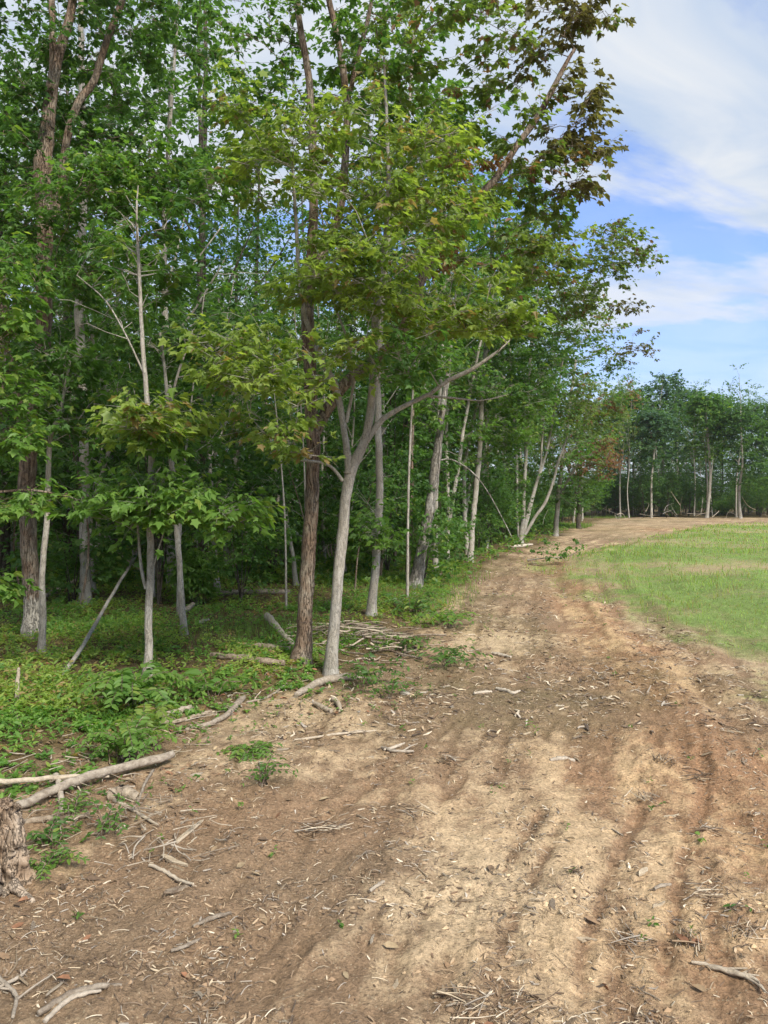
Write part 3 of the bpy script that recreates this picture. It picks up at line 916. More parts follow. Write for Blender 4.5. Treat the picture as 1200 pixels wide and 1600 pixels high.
# the two big trees in the middle of the picture
tree('maple_tree', 'big brown-barked tree with a heavy limb leaning far over the track', 'tree', (472, 1037),
     [[(472, 1037, 40), (476, 980, 35), (482, 880, 33), (488, 780, 32), (490, 700, 31), (487, 620, 30), (483, 540, 29), (481, 450, 27), (487, 400, 25), (491, 320, 20), (490, 230, 18), (482, 120, 16), (466, 10, 14), (455, -130, 10), (450, -300, 7)],
      [(492, 680, 26), (512, 640, 27), (545, 595, 25), (585, 562, 24), (622, 528, 24), (645, 480, 23), (662, 432, 22), (690, 380, 20), (725, 325, 18), (768, 288, 17), (800, 240, 14), (835, 190, 14), (868, 130, 12), (898, 76, 7)],
      [(490, 440, 20, .1), (505, 392, 20, .2), (530, 335, 18, .2), (541, 240, 17, .3), (542, 140, 16, .3), (530, 60, 14, .3), (514, -10, 13, .3), (495, -160, 9, .3)],
      [(541, 170, 11, .3), (560, 90, 10, .3), (578, 20, 9, .3), (600, -120, 7, .2)]],
     [(700, 60, 0, 170, 80, 1.4, 110, 'olive'), (865, 60, .2, 60, 75, .7, 26, 'maroon'), (925, 10, .2, 52, 18, .4, 18, 'maroon'), (900, 170, .2, 55, 50, .6, 34, 'maroon'), (905, 240, .2, 48, 46, .6, 28, 'maroon'), (850, 320, .2, 66, 50, .8, 30, 'olive'), (905, 300, .2, 26, 40, .5, 10, 'maroon'),
      (780, 230, .3, 100, 100, 1.2, 55, 'olive'), (640, 200, .3, 110, 120, 1.3, 70, 'mid'), (700, 300, -.4, 90, 70, .9, 40, 'yellow'), (430, 120, .4, 120, 120, 1.4, 80, 'mid'), (540, 60, .4, 90, 80, 1.3, 42, 'mid'), (600, -140, .2, 300, 140, 2, 120, 'mid'),
      (800, 400, .2, 90, 60, .8, 40, 'olive'), (735, 260, -.2, 26, 36, .4, 7, 'rust'), (690, 395, -.2, 30, 26, .4, 6, 'rust')],
     M_BROWN, sides=18, fork_from=.45, leaf=.088, per=8, reach=.36, stray=.05, thin=.40, ws=.68, flat=.25)
tree('maple_tree', 'grey smooth-barked tree forking low with one long arm over the track', 'tree', (518, 1050),
     [[(518, 1050, 31), (521, 990, 27), (527, 920, 26), (534, 840, 26), (543, 770, 25), (552, 728, 27), (566, 700, 22), (578, 660, 20), (584, 600, 18), (586, 540, 17), (592, 470, 15), (602, 390, 13), (608, 300, 11), (606, 200, 8), (600, 90, 5)],
      [(546, 740, 21), (541, 690, 16), (535, 650, 15), (524, 600, 15), (508, 570, 14), (490, 530, 13), (473, 480, 11), (466, 420, 10), (462, 340, 8), (456, 250, 6)],
      [(572, 690, 15), (598, 655, 13), (640, 630, 11), (672, 615, 10), (700, 594, 10), (732, 580, 10), (768, 556, 7), (785, 543, 4), (800, 528, 2)],
      [(536, 752, 9), (524, 735, 8), (508, 724, 7), (480, 720, 6), (450, 716, 5), (428, 700, 3)],
      [(660, 618, 6), (710, 622, 5), (750, 626, 3.5), (780, 620, 2.5), (795, 616, 1.5)],
      [(541, 660, 9), (552, 600, 7), (545, 540, 6), (520, 470, 5)]],
     [(580, 330, -.7, 170, 60, 1.0, 80, 'yellow'), (620, 440, -.8, 160, 50, 1.0, 75, 'yellow'), (520, 440, -.6, 110, 55, .9, 45, 'yellow'), (690, 500, -.5, 120, 34, .9, 50, 'yellow'), (770, 505, -.4, 70, 22, .6, 26, 'yellow'),
      (420, 590, -1.0, 90, 70, .8, 50, 'yellow'), (360, 560, -.9, 60, 50, .7, 24, 'yellow'), (430, 690, -1.0, 60, 36, .6, 20, 'yellow'), (410, 250, -.5, 90, 70, .9, 45, 'yellow'), (540, 230, -.6, 110, 70, 1.0, 50, 'yellow'), (380, 190, -.6, 40, 40, .5, 14, 'yellow'),
      (640, 560, -.3, 70, 40, .8, 20, 'mid'), (560, 560, -.6, 60, 40, .6, 16, 'yellow'), (690, 250, -.5, 70, 60, .8, 30, 'yellow'), (300, 280, -.7, 50, 40, .5, 12, 'mid')],
     M_GREY, sides=18, fork_from=.5, leaf=.085, per=8, reach=.40, stray=.035, thin=.52, ws=.66, flat=.22)
tree('maple_tree', 'slender grey-brown tree with leafy sprouts, next from the forked grey tree', 'tree', (580, 970),
     [[(580, 970, 20), (584, 900, 17), (589, 820, 16), (590, 740, 15), (588, 660, 14), (590, 560, 12), (600, 440, 11), (620, 300, 9), (640, 150, 7), (650, 0, 5)]],
     [(600, 830, -.3, 30, 34, .4, 14, 'fresh'), (572, 820, 0, 26, 30, .4, 8, 'fresh'), (620, 400, .6, 130, 90, 1.6, 60, 'mid'), (660, 220, .6, 120, 110, 1.6, 60, 'mid'), (650, 560, .6, 90, 50, 1.2, 36, 'mid'), (660, 20, .5, 130, 90, 1.6, 40, 'mid')],
     M_GREY, sides=14, fork_from=.12, ws=.75, thin=.7)
tree('dead_tree', 'leaning grey snag with split dark wound and pale broken top', 'dead tree', (648, 925),
     [[(648, 925, 27), (656, 870, 22), (666, 820, 21), (673, 770, 20), (680, 720, 19), (686, 670, 13), (692, 620, 12), (700, 588, 9), (703, 560, 5)],
      [(684, 720, 3.5), (705, 718, 3), (735, 735, 2.6), (760, 765, 2.2), (785, 810, 1.8), (800, 840, 1.4)]],
     [(676, 840, -.3, 24, 22, .4, 7, 'mid'), (690, 660, 0, 34, 40, .5, 8, 'fresh')], M_SNAG, sides=14, ws=.78, fork_from=.2, bare=[(700, 620, 0, 40, 60, .5, 7)])
tree('sapling', 'thin bare brown pole standing just behind the leaning snag', 'sapling', (636, 912),
     [[(636, 912, 8), (640, 840, 7), (643, 760, 7), (644, 680, 6), (646, 620, 4), (648, 540, 3)]], [(650, 560, 0, 50, 40, .8, 14, 'mid')], M_BROWN, fork_from=.6, bare=[(640, 680, 0, 30, 60, .4, 9)])
tree('maple_tree', 'pale thin tree splitting into two stems beyond the leaning snag', 'tree', (697, 886),
     [[(697, 886, 11), (699, 820, 9), (699, 760, 8), (697, 700, 7), (698, 640, 7), (705, 540, 6), (720, 400, 5), (740, 280, 4)],
      [(700, 830, 8), (709, 770, 8), (717, 720, 8), (722, 680, 7), (730, 640, 6), (750, 540, 5), (780, 420, 4)]],
     [(760, 470, 0, 80, 60, 1.8, 55, 'mid'), (850, 400, 0, 80, 50, 1.8, 65, 'yellow'), (930, 410, 0, 60, 50, 1.5, 40, 'olive'), (1000, 405, 0, 52, 16, .8, 11, 'olive'), (960, 360, 0, 10, 40, .3, 6, 'olive'), (990, 372, 0, 22, 20, .4, 6, 'olive'), (900, 470, 0, 60, 34, 1.4, 28, 'olive'), (985, 480, 0, 30, 10, .5, 5, 'maroon'), (780, 330, 0, 90, 60, 2, 50, 'mid'),
      (720, 600, 0, 70, 50, 1.4, 40, 'mid'), (700, 680, .5, 60, 50, 1.6, 34, 'mid'), (670, 600, .8, 60, 60, 1.6, 34, 'mid'), (840, 350, 0, 60, 40, 1.5, 28, 'mid')],
     M_PALE, leaf=.11, reach=.5, fork_from=.6, ws=.78)
tree('maple_tree', 'straight tan trunk at the track edge, in front of the pale broken snag', 'tree', (735, 880),
     [[(735, 880, 12), (739, 820, 11), (743, 750, 11), (749, 680, 10), (754, 610, 10), (757, 560, 9), (765, 450, 7), (775, 330, 5)]],
     [(760, 600, 0, 70, 45, 1.6, 40, 'mid'), (820, 560, 0, 70, 50, 1.6, 45, 'mid'), (750, 400, 0, 70, 80, 1.6, 36, 'mid'), (850, 500, 0, 60, 40, 1.5, 30, 'olive'), (800, 660, 0, 55, 36, 1.4, 30, 'fresh'), (760, 690, .6, 50, 50, 1.6, 34, 'mid'), (830, 610, 0, 60, 40, 1.5, 34, 'mid'), (770, 520, 0, 70, 50, 1.6, 36, 'mid')],
     M_PALE, leaf=.11, reach=.5, fork_from=.6, ws=.78)
tree('dead_tree', 'short pale broken snag without bark by the track edge', 'dead tree', (717, 863),
     [[(717, 863, 11), (722, 830, 10), (728, 795, 8), (733, 768, 6), (735, 756, 2)]], [], M_PALE)
tree('sapling', 'slim grey stem between the tan trunk and the many-stemmed maple', 'sapling', (748, 850),
     [[(748, 850, 8), (752, 790, 7), (757, 720, 6), (760, 650, 5), (764, 560, 3)]], [(775, 640, 0, 40, 40, 1, 16, 'mid'), (790, 740, 0, 30, 30, 1, 10, 'fresh')], M_GREY, kind='diamond', leaf=.12, reach=.5, fork_from=.4)
tree('maple_tree', 'many-stemmed grey maple fanning out at the bend of the track', 'tree', (813, 851),
     [[(813, 851, 13), (817, 800, 10), (820, 740, 9), (823, 680, 9), (826, 620, 8), (830, 540, 7), (840, 450, 5)],
      [(814, 846, 9), (824, 800, 8), (838, 755, 8), (848, 725, 7), (858, 690, 6), (866, 640, 5), (880, 560, 4)],
      [(815, 842, 9), (835, 810, 8), (852, 785, 8), (865, 750, 7), (873, 720, 6), (884, 690, 4)],
      [(812, 846, 8), (808, 800, 7), (808, 740, 7), (806, 680, 6), (800, 600, 5), (796, 520, 4)],
      [(816, 846, 7), (830, 790, 6), (843, 735, 6), (846, 700, 5), (850, 650, 4)]],
     [(870, 560, 0, 70, 60, 2.2, 80, 'mid'), (920, 520, 0, 45, 60, 1.8, 40, 'olive'), (850, 470, 0, 70, 60, 2, 60, 'mid'), (800, 560, 0, 50, 60, 2, 40, 'deep'), (840, 650, 0, 60, 40, 1.8, 60, 'mid'), (900, 630, 0, 50, 36, 1.8, 44, 'olive'), (870, 700, .6, 50, 36, 1.6, 34, 'mid'), (800, 680, .6, 50, 50, 1.8, 40, 'mid'), (820, 740, 1.0, 50, 30, 1.5, 22, 'deep'), (985, 545, 0, 34, 26, .8, 10, 'maroon'), (965, 575, 0, 22, 18, .6, 6, 'deep'), (790, 430, 0, 60, 60, 2, 40, 'deep')],
     M_GREY, kind='diamond', leaf=.135, reach=.6, fork_from=.5, sides=10, ws=.62)
tree('maple_tree', 'bushy maple with rust-brown dying leaves past the bend', 'tree', (868, 838),
     [[(868, 838, 8), (872, 790, 7), (880, 720, 6), (890, 640, 5), (900, 560, 4)], [(872, 780, 5), (900, 730, 4), (930, 705, 3)]],
     [(925, 715, -.8, 46, 34, 1.4, 34, 'rust'), (920, 700, -.6, 50, 40, 1.4, 24, 'olive'), (890, 690, 0, 46, 40, 1.6, 30, 'olive'), (940, 650, 0, 46, 34, 1.6, 32, 'olive'), (900, 750, 0, 40, 26, 1.4, 30, 'mid'), (985, 612, 0, 14, 16, .6, 5, 'rust'), (960, 620, 0, 34, 24, 1.4, 18, 'mid'), (880, 600, 0, 50, 40, 1.6, 34, 'mid'), (870, 780, 0, 36, 20, 1.2, 18, 'deep'), (950, 630, 0, 20, 12, 1, 6, 'rust')],
     M_GREY, kind='diamond', leaf=.15, reach=.65, fork_from=.3, sides=8)
tree('maple_tree', 'dark leafy tree low beside the grass clump at the bend', 'tree', (905, 826),
     [[(905, 826, 7), (906, 780, 6), (908, 720, 5), (915, 650, 4), (925, 600, 3)], [(906, 790, 5), (890, 740, 4), (880, 700, 3)]],
     [(905, 770, 0, 34, 30, 1.6, 34, 'deep'), (925, 690, 0, 40, 50, 2, 36, 'mid'), (945, 640, 0, 40, 36, 2, 24, 'olive'), (935, 760, 0, 24, 26, 1.4, 16, 'mid')],
     M_DARK, kind='diamond', leaf=.16, reach=.7, fork_from=.2, sides=8)
tree('dead_tree', 'fallen bare pale treetop arching its branches over the field corner', 'dead tree', (962, 803),
     [[(962, 803, 6), (964, 770, 6), (966, 730, 5), (968, 690, 4), (960, 660, 3)], [(966, 720, 3.5), (985, 700, 3), (1000, 690, 2)], [(967, 700, 3), (950, 672, 2.5), (925, 660, 2)], [(968, 690, 3), (985, 668, 2.5), (1005, 662, 2)]],
     [(985, 640, .5, 34, 30, 2.0, 20, 'olive')], M_PALE, kind='diamond', leaf=.16, reach=.7, sides=7, bare=[(965, 655, 0, 50, 36, 2, 36), (950, 700, 0, 40, 20, 2, 14)], fork_from=.3)
# a tree off the left side reaches its low bough into the picture
tree('maple_tree', 'maple at the left picture edge reaching bright leafy boughs in', 'tree', (-150, 1080),
     [[(-150, 1080, 26), (-145, 900, 22), (-140, 700, 20), (-150, 450, 17), (-150, 150, 12), (-150, -100, 8)],
      [(-142, 800, 10), (-80, 780, 7), (-10, 770, 5), (50, 766, 4), (100, 775, 3)],
      [(-140, 700, 9), (-70, 700, 6), (-20, 660, 5), (20, 560, 4)],
      [(-143, 860, 7), (-80, 900, 5), (-20, 905, 3)]],
     [(55, 782, 0, 75, 22, .35, 16, 'fresh'), (15, 690, 0, 45, 28, .4, 12, 'fresh'), (5, 600, 0, 40, 60, .4, 16, 'fresh'), (5, 510, 0, 40, 30, .4, 8, 'fresh'), (-5, 925, 0, 30, 18, .3, 7, 'fresh'), (-120, 500, 0, 130, 250, 1.3, 26, 'mid'), (-150, 100, 0, 160, 200, 1.6, 26, 'mid'), (0, 440, 0, 60, 40, .5, 16, 'mid')],
     M_BROWN, leaf=.10, reach=.32, twigs=4, per=6, fork_from=.3, stray=.1)

# ================================================================== woodland behind: kinds, then copies
XR = np.array(F_EDGE + FAR_EDGE)


def forest_right(y):
    """x of the wood's edge at a distance"""
    return float(np.interp(y, [p[1] for p in F_EDGE], [p[0] for p in F_EDGE]))


def proto_tree(h, r, crown_lo, spread, n, hue, bark, leaf=.15, reach=.75, lean=0.0, seed_limbs=4, kind='diamond', name='woodland_tree', twigs=5, per=7):
    e = bpy.data.objects.new(name, None)
    P = np.array([[0, 0, -.3], [0, 0, 0], [rng.normal(0, .1), rng.normal(0, .1), h * .25], [lean * .4 + rng.normal(0, .15), rng.normal(0, .15), h * .55], [lean + rng.normal(0, .25), rng.normal(0, .25), h * .95]])
    S = catmull(P, .5)
    rad = r * (1 - .86 * np.clip(S[:, 2] / h, 0, 1)) * (1 + .35 * np.exp(-np.clip(S[:, 2], 0, None) / .3))
    mb = MB(); tube(mb, S, rad, 9, rough=.08)
    tr = bpy.data.objects.new('trunk', mb.mesh('trunk', [bark])); tr.parent = e
    sp, sr = [S[S[:, 2] > h * crown_lo * .8]], [rad[S[:, 2] > h * crown_lo * .8]]
    mb = MB()
    for i in range(seed_limbs):
        z = rng.uniform(h * crown_lo * .8, h * .7); a = rng.uniform(0, 6.28)
        b = np.array([np.interp(z, S[:, 2], S[:, 0]), np.interp(z, S[:, 2], S[:, 1]), z])
        L = spread * rng.uniform(.7, 1.0)
        pts = catmull(np.array([b, b + [math.cos(a) * L * .4, math.sin(a) * L * .4, L * .45], b + [math.cos(a) * L * .8, math.sin(a) * L * .8, L * 1.0]]), .4)
        rr = np.linspace(np.interp(z, S[:, 2], rad) * .55, .012, len(pts))
        tube(mb, pts, rr, 5, mat=1, cap=False); sp.append(pts[1:]); sr.append(rr[1:])
    q = rng.normal(0, 1, (n, 3)); q /= np.linalg.norm(q, axis=1)[:, None]; q *= rng.random((n, 1)) ** .4
    zc = h * (crown_lo + 1.02) / 2
    C = q * np.array([spread, spread, h * (1.02 - crown_lo) / 2]) + [lean * .6, 0, zc]
    C[:, :2] *= (1.08 - .5 * np.clip((C[:, 2] - zc) / (h * .5), 0, 1))[:, None]
    C, D = grow(mb, np.vstack(sp), np.concatenate(sr), C, sides=3, rmax=.03)
    hs = [hue if rng.random() < .85 else 'mid' for _ in C]
    sprays(mb, C, D, hs, twigs, per, reach, leaf, kind, 0, 1, .5, .35, .04, tw_sides=0)
    cr = bpy.data.objects.new('crown', mb.mesh('crown', [M_LEAF, bark], False)); cr.parent = e
    cr['kind'] = 'stuff'
    return e


def place(proto, x, y, s, rz, label, cat, group, first, dz=0.0):
    if proto.name not in first:
        first.add(proto.name)
        o = proto
        scene.collection.objects.link(o)
        for ch in o.children:
            scene.collection.objects.link(ch)
    else:
        o = copy_tree(proto)
    o.location = (x, y, hz(x, y) + dz); o.rotation_euler = (0, 0, rz); o.scale = (s, s, s)
    tag(o, label, cat, group)
    return o


first = set()
P_BACK = [proto_tree(15, .13, .34, 2.6, 105, 'deep', M_DARK), proto_tree(17, .15, .40, 3.0, 120, 'mid', M_BROWN), proto_tree(13, .10, .25, 2.2, 100, 'deep', M_GREY), proto_tree(14, .11, .22, 2.4, 105, 'mid', M_DARK, lean=1.0)]
taken = []


def spaced(x, y, gap):
    for (a, b) in taken:
        if (a - x) ** 2 + (b - y) ** 2 < gap * gap:
            return False
    taken.append((x, y))
    return True


srng = np.random.default_rng(12)
n_back = 0
for k in range(2500):
    y = srng.uniform(13, 52)
    xr = forest_right(y) - 1.8 - (0.06 * (y - 13))
    xl = -0.56 * y - 1.0
    x = srng.uniform(xl, xr)
    if y < 17 and x > -4:
        continue
    if not spaced(x, y, 2.3 + .045 * y):
        continue
    p = P_BACK[int(srng.integers(0, 4))]
    place(p, x, y, srng.uniform(.8, 1.12), srng.uniform(0, 6.28), 'slender tree standing deep in the shade of the wood', 'tree', 'trees deep in the wood', first)
    n_back += 1
    if n_back >= 62:
        break
print('back trees', n_back)

# shrubs and saplings under the trees
def proto_bush(h, w, n, hue, stems=6, leaf=.11, reach=.4, name='woodland_shrub', kind='diamond', bark=None, lo=.15):
    bark = bark or M_DARK
    e = bpy.data.objects.new(name, None)
    sp, sr = [], []
    for i in range(stems):
        a = rng.uniform(0, 6.28); L = rng.uniform(.6, 1.0)
        pts = catmull(np.array([[rng.normal(0, .05), rng.normal(0, .05), -.1], [math.cos(a) * w * .2 * L, math.sin(a) * w * .2 * L, h * .4 * L], [math.cos(a) * w * .55 * L, math.sin(a) * w * .55 * L, h * .85 * L]]), .25)
        rr = np.linspace(.016, .005, len(pts)) * (h / 2.0) ** .5
        mb = MB(); tube(mb, pts, rr, 5, rough=.1)
        s = bpy.data.objects.new('stem', mb.mesh('stem', [bark])); s.parent = e
        sp.append(pts); sr.append(rr)
    q = rng.normal(0, 1, (n, 3)); q /= np.linalg.norm(q, axis=1)[:, None]; q *= rng.random((n, 1)) ** .4
    C = q * np.array([w, w, h * (1 - lo) / 2]) + [0, 0, h * (1 + lo) / 2]
    mb = MB()
    C, D = grow(mb, np.vstack(sp), np.concatenate(sr), C, sides=3, rmax=.01)
    sprays(mb, C, D, [hue] * len(C), 4, 7, reach, leaf, kind, 0, 1, .5, .35, .05, tw_sides=0)
    cr = bpy.data.objects.new('foliage', mb.mesh('foliage', [M_LEAF, bark], False)); cr.parent = e
    cr['kind'] = 'stuff'
    return e


P_BUSH = [proto_bush(3.4, 1.3, 120, 'deep'), proto_bush(2.4, 1.2, 90, 'mid'), proto_bush(4.6, 1.3, 150, 'deep', 5), proto_bush(1.6, 1.0, 70, 'mid')]
P_POLE = []
for i in range(3):
    e = bpy.data.objects.new('young_sapling', None)
    h = (4.5, 6.0, 3.2)[i]
    pts = catmull(np.array([[0, 0, -.2], [rng.normal(0, .1), rng.normal(0, .1), h * .4], [rng.normal(0, .35), rng.normal(0, .35), h]]), .4)
    rr = np.linspace(.026, .006, len(pts))
    mb = MB(); tube(mb, pts, rr, 6, rough=.1)
    s = bpy.data.objects.new('stem', mb.mesh('stem', [(M_GREY, M_PALE, M_BROWN)[i]])); s.parent = e
    q = rng.normal(0, 1, (26, 3)); q /= np.linalg.norm(q, axis=1)[:, None]; q *= rng.random((26, 1)) ** .4
    C = q * np.array([.8, .8, h * .28]) + pts[-1] * [1, 1, .78]
    mb = MB(); C, D = grow(mb, pts[3:], rr[3:], C, sides=3, rmax=.008)
    sprays(mb, C, D, ['mid'] * len(C), 4, 6, .4, .11, 'diamond', 0, 1, tw_sides=0)
    cr = bpy.data.objects.new('foliage', mb.mesh('foliage', [M_LEAF, M_GREY], False)); cr.parent = e; cr['kind'] = 'stuff'
    P_POLE.append(e)
taken2 = taken; taken = []
P_UND = [proto_tree(6.5, .055, .16, 1.9, 110, 'deep', M_GREY, leaf=.12, reach=.5, name='understorey_tree', per=8), proto_tree(8.0, .065, .22, 2.1, 130, 'deep', M_DARK, leaf=.12, reach=.5, name='understorey_tree', per=8)]
n_u = 0
for k in range(3000):
    y = 13 + 22 * srng.random()
    x = srng.uniform(-.52 * y, forest_right(y) - 2.5)
    if (y < 15.5 and x > -3) or not spaced(x, y, 2.0):
        continue
    place(P_UND[int(srng.integers(0, 2))], x, y, srng.uniform(.8, 1.2), srng.uniform(0, 6.28), 'low leafy tree filling the shade under the tall crowns', 'tree', 'understorey trees in the wood', first)
    n_u += 1
    if n_u >= 34:
        break
n_b = 0
for k in range(3000):
    y = 12.5 + 40 * srng.random() ** 1.3
    xr = forest_right(y) - 1.6 - .05 * (y - 12)
    x = srng.uniform(-.54 * y - .8, xr)
    if y < 15.5 and x > -2.0:
        continue
    if not spaced(x, y, 1.0 + .026 * y):
        continue
    place(P_BUSH[int(srng.integers(0, 4))], x, y, srng.uniform(.75, 1.2), srng.uniform(0, 6.28), 'leafy understorey shrub in the shade between the trunks', 'shrub', 'understorey shrubs in the wood', first)
    n_b += 1
    if n_b >= 130:
        break
for k in range(170):
    y = 15 + 48 * srng.random() ** .9
    x = forest_right(y) - .5 - abs(srng.normal(0, .8)) - .03 * y
    if not spaced(x, y, .8):
        continue
    place(P_BUSH[int(srng.integers(0, 4))], x, y, srng.uniform(.6, 1.0), srng.uniform(0, 6.28), 'leafy shrub along the edge of the wood beside the track', 'shrub', 'shrubs along the track edge', first)
P_SLIM = [proto_tree(10.5, .062, .42, 1.6, 70, 'mid', M_PALE, leaf=.13, reach=.55, lean=.9, name='slim_tree'), proto_tree(9, .05, .50, 1.4, 60, 'olive', M_PALE, leaf=.13, reach=.5, lean=-.5, name='slim_tree'), proto_tree(11.5, .07, .38, 1.7, 80, 'mid', M_GREY, leaf=.13, reach=.55, lean=.5, name='slim_tree')]
n_s = 0
for k in range(800):
    y = 17 + 42 * srng.random() ** .8
    x = forest_right(y) - .5 - abs(srng.normal(0, 1.5)) - .02 * y
    if not spaced(x, y, .95):
        continue
    place(P_SLIM[int(srng.integers(0, 3))], x, y, srng.uniform(.75, 1.1), srng.uniform(-.9, .9), 'slim pale leaning tree in the row along the edge of the track', 'tree', 'slim pale trees along the track', first)
    n_s += 1
    if n_s >= 34:
        break
n_r = 0
for k in range(3000):
    y = srng.uniform(50, 92)
    x = srng.uniform(-.5 * y, .26 * y)
    if x > forest_right(min(y, 53)) - 1.5 + max(0, y - 60) * .4 or not spaced(x, y, 2.8):
        continue
    place(P_BACK[int(srng.integers(0, 4))], x, y, srng.uniform(.8, 1.05), srng.uniform(0, 6.28), 'distant tree closing off the deepest part of the wood', 'tree', 'distant trees in the depth of the wood', first)
    n_r += 1
    if n_r >= 55:
        break
n_p = 0
for k in range(3000):
    y = 11.5 + 32 * srng.random() ** 1.2
    xr = forest_right(y) - .9
    x = srng.uniform(-.54 * y, xr)
    if y < 13 and x > -1.5:
        continue
    if not spaced(x, y, .7 + .02 * y):
        continue
    place(P_POLE[int(srng.integers(0, 3))], x, y, srng.uniform(.7, 1.15), srng.uniform(0, 6.28), 'thin young sapling pole growing among the larger trunks', 'sapling', 'sapling poles in the wood', first)
    n_p += 1
    if n_p >= 60:
        break
print('shrubs', n_b, 'poles', n_p)

# ---- the trees across the field, each with its own place and outline
FARS = [  # px, base py, d, top py, trunk width px, crown half width px, crown low py, hue, bark, label
    (1018, 806, 62, 640, 6, 30, 690, 'haze_blue', M_PALE, 'pale thin trunk first at the left end of the far treeline'),
    (1036, 800, 70, 578, 6, 40, 690, 'haze_blue', M_GREY, 'tallest crown of the far treeline across the field'),
    (1060, 797, 76, 600, 6, 36, 700, 'deep', M_DARK, 'dark tree behind the tallest crown of the far treeline'),
    (1085, 800, 74, 604, 5, 32, 710, 'haze_blue', M_DARK, 'dark narrow tree just behind the whitish far trunk'),
    (1104, 808, 61, 612, 8, 30, 680, 'mid', M_PALE, 'far tree with a bright whitish forking trunk in the treeline'),
    (1128, 800, 74, 616, 5, 34, 690, 'haze_blue', M_DARK, 'dark tree between the whitish trunk and the broad dark crown'),
    (1157, 809, 60, 632, 8, 40, 725, 'deep', M_GREY, 'far tree with broad dark low crown and pale straight trunk'),
    (1188, 800, 72, 628, 5, 36, 700, 'haze_blue', M_DARK, 'dark crowned tree at the right end of the far treeline'),
    (1215, 804, 68, 626, 6, 36, 700, 'deep', M_DARK, 'far tree cut by the right edge of the picture'),
    (990, 800, 70, 606, 5, 36, 690, 'deep', M_DARK, 'dark tree behind the fallen pale treetop'),
    (960, 800, 70, 610, 5, 40, 690, 'mid', M_DARK, 'green tree deep in the corner of wood and field'),
]
for (px, py, d, top, tw, cw, lo, hue, bark, lab) in FARS:
    k = d / FPX
    hh = (py - top) * k
    mid = (top + lo) / 2
    tree('far_tree', lab, 'tree', (px, py), [[(px, py, tw), (px + rng.normal(0, 2), (py + lo) / 2, tw * .85), (px + rng.normal(0, 4), lo, tw * .7), (px + rng.normal(0, 3), mid, tw * .45), (px, top + 6, 2)]],
         [(px + rng.normal(0, 4), mid, 0, cw, (lo - top) / 2 * .9, cw * k, 60, hue), (px + rng.normal(0, 5), top + (lo - top) * .22, 0, cw * .55, (lo - top) * .22, cw * k * .6, 26, hue), (px + rng.normal(0, 8), lo + 10, 0, cw * .9, 30, cw * k * .9, 30, hue)],
         bark, d=d, kind='diamond', leaf=.26, reach=.95, sides=7, step=.8, twigs=5, per=8, tw_sides=0, branch_sides=3, fork_from=.4, rmax=.04, group='trees along the far edge of the field', ws=.62)
for k in range(900):
    y = srng.uniform(61, 70); x = srng.uniform(.29 * y, .52 * y)
    if not spaced(x, y, 1.3):
        continue
    place(P_SLIM[int(srng.integers(0, 3))], x, y, srng.uniform(.8, 1.15), srng.uniform(0, 6.28), 'slim bare-stemmed tree in front of the far treeline', 'tree', 'slim trees of the far treeline', first)
    n_s += 1
    if n_s >= 34 + 10:
        break
# copies thicken the wood behind the far edge
for k in range(4000):
    y = srng.uniform(72, 110)
    x = srng.uniform(.24 * y, .56 * y)
    if not spaced(x, y, 2.6):
        continue
    place(P_BACK[int(srng.integers(0, 4))], x, y, srng.uniform(.68, .85), srng.uniform(0, 6.28), 'dim tree behind the far treeline across the field', 'tree', 'trees behind the far treeline', first)
    n_p += 1
    if n_p >= 60 + 50:
        break
n_q = 0
for k in range(4000):
    y = srng.uniform(62.5, 80)
    x = srng.uniform(.25 * y, .53 * y)
    if not spaced(x, y, 1.25):
        continue
    place(P_BUSH[int(srng.integers(0, 4))], x, y, srng.uniform(.8, 1.25), srng.uniform(0, 6.28), 'brushy shrub at the foot of the far treeline', 'shrub', 'shrubs under the far treeline', first)
    n_q += 1
    if n_q >= 95:
        break

# ================================================================== green things on the ground
def weed_patch(mb, x, y, h, n_leaf, leaf, hues, kind='oval', spread=.5, mat=0, stray=.05, gain=1.0):
    n = len(x)
    z = height(x, y, False)
    ph = rng.uniform(0, 6.28, (n, 1)) + np.arange(n_leaf)[None] * 2.4 + rng.normal(0, .3, (n, n_leaf))
    t = rng.uniform(.25, 1.0, (n, n_leaf))
    lean = rng.normal(0, .22, (n, 2))
    P = np.stack([x[:, None] + lean[:, :1] * t * h[:, None] + np.cos(ph) * .12 * h[:, None] * spread, y[:, None] + lean[:, 1:] * t * h[:, None] + np.sin(ph) * .12 * h[:, None] * spread, z[:, None] + t * h[:, None]], -1)
    el = rng.normal(.15, .4, (n, n_leaf))
    A = np.stack([np.cos(ph) * np.cos(el), np.sin(ph) * np.cos(el), np.sin(el)], -1)
    N = np.concatenate([rng.normal(0, .4, (n, n_leaf, 2)), np.ones((n, n_leaf, 1))], -1)
    sz = leaf[:, None] * rng.uniform(.6, 1.25, (n, n_leaf))
    col = leaf_colours(hues, n_leaf, stray) * gain
    add_leaves(mb, P.reshape(-1, 3), A.reshape(-1, 3), N.reshape(-1, 3), sz.ravel(), col.reshape(-1, 3), kind, mat)


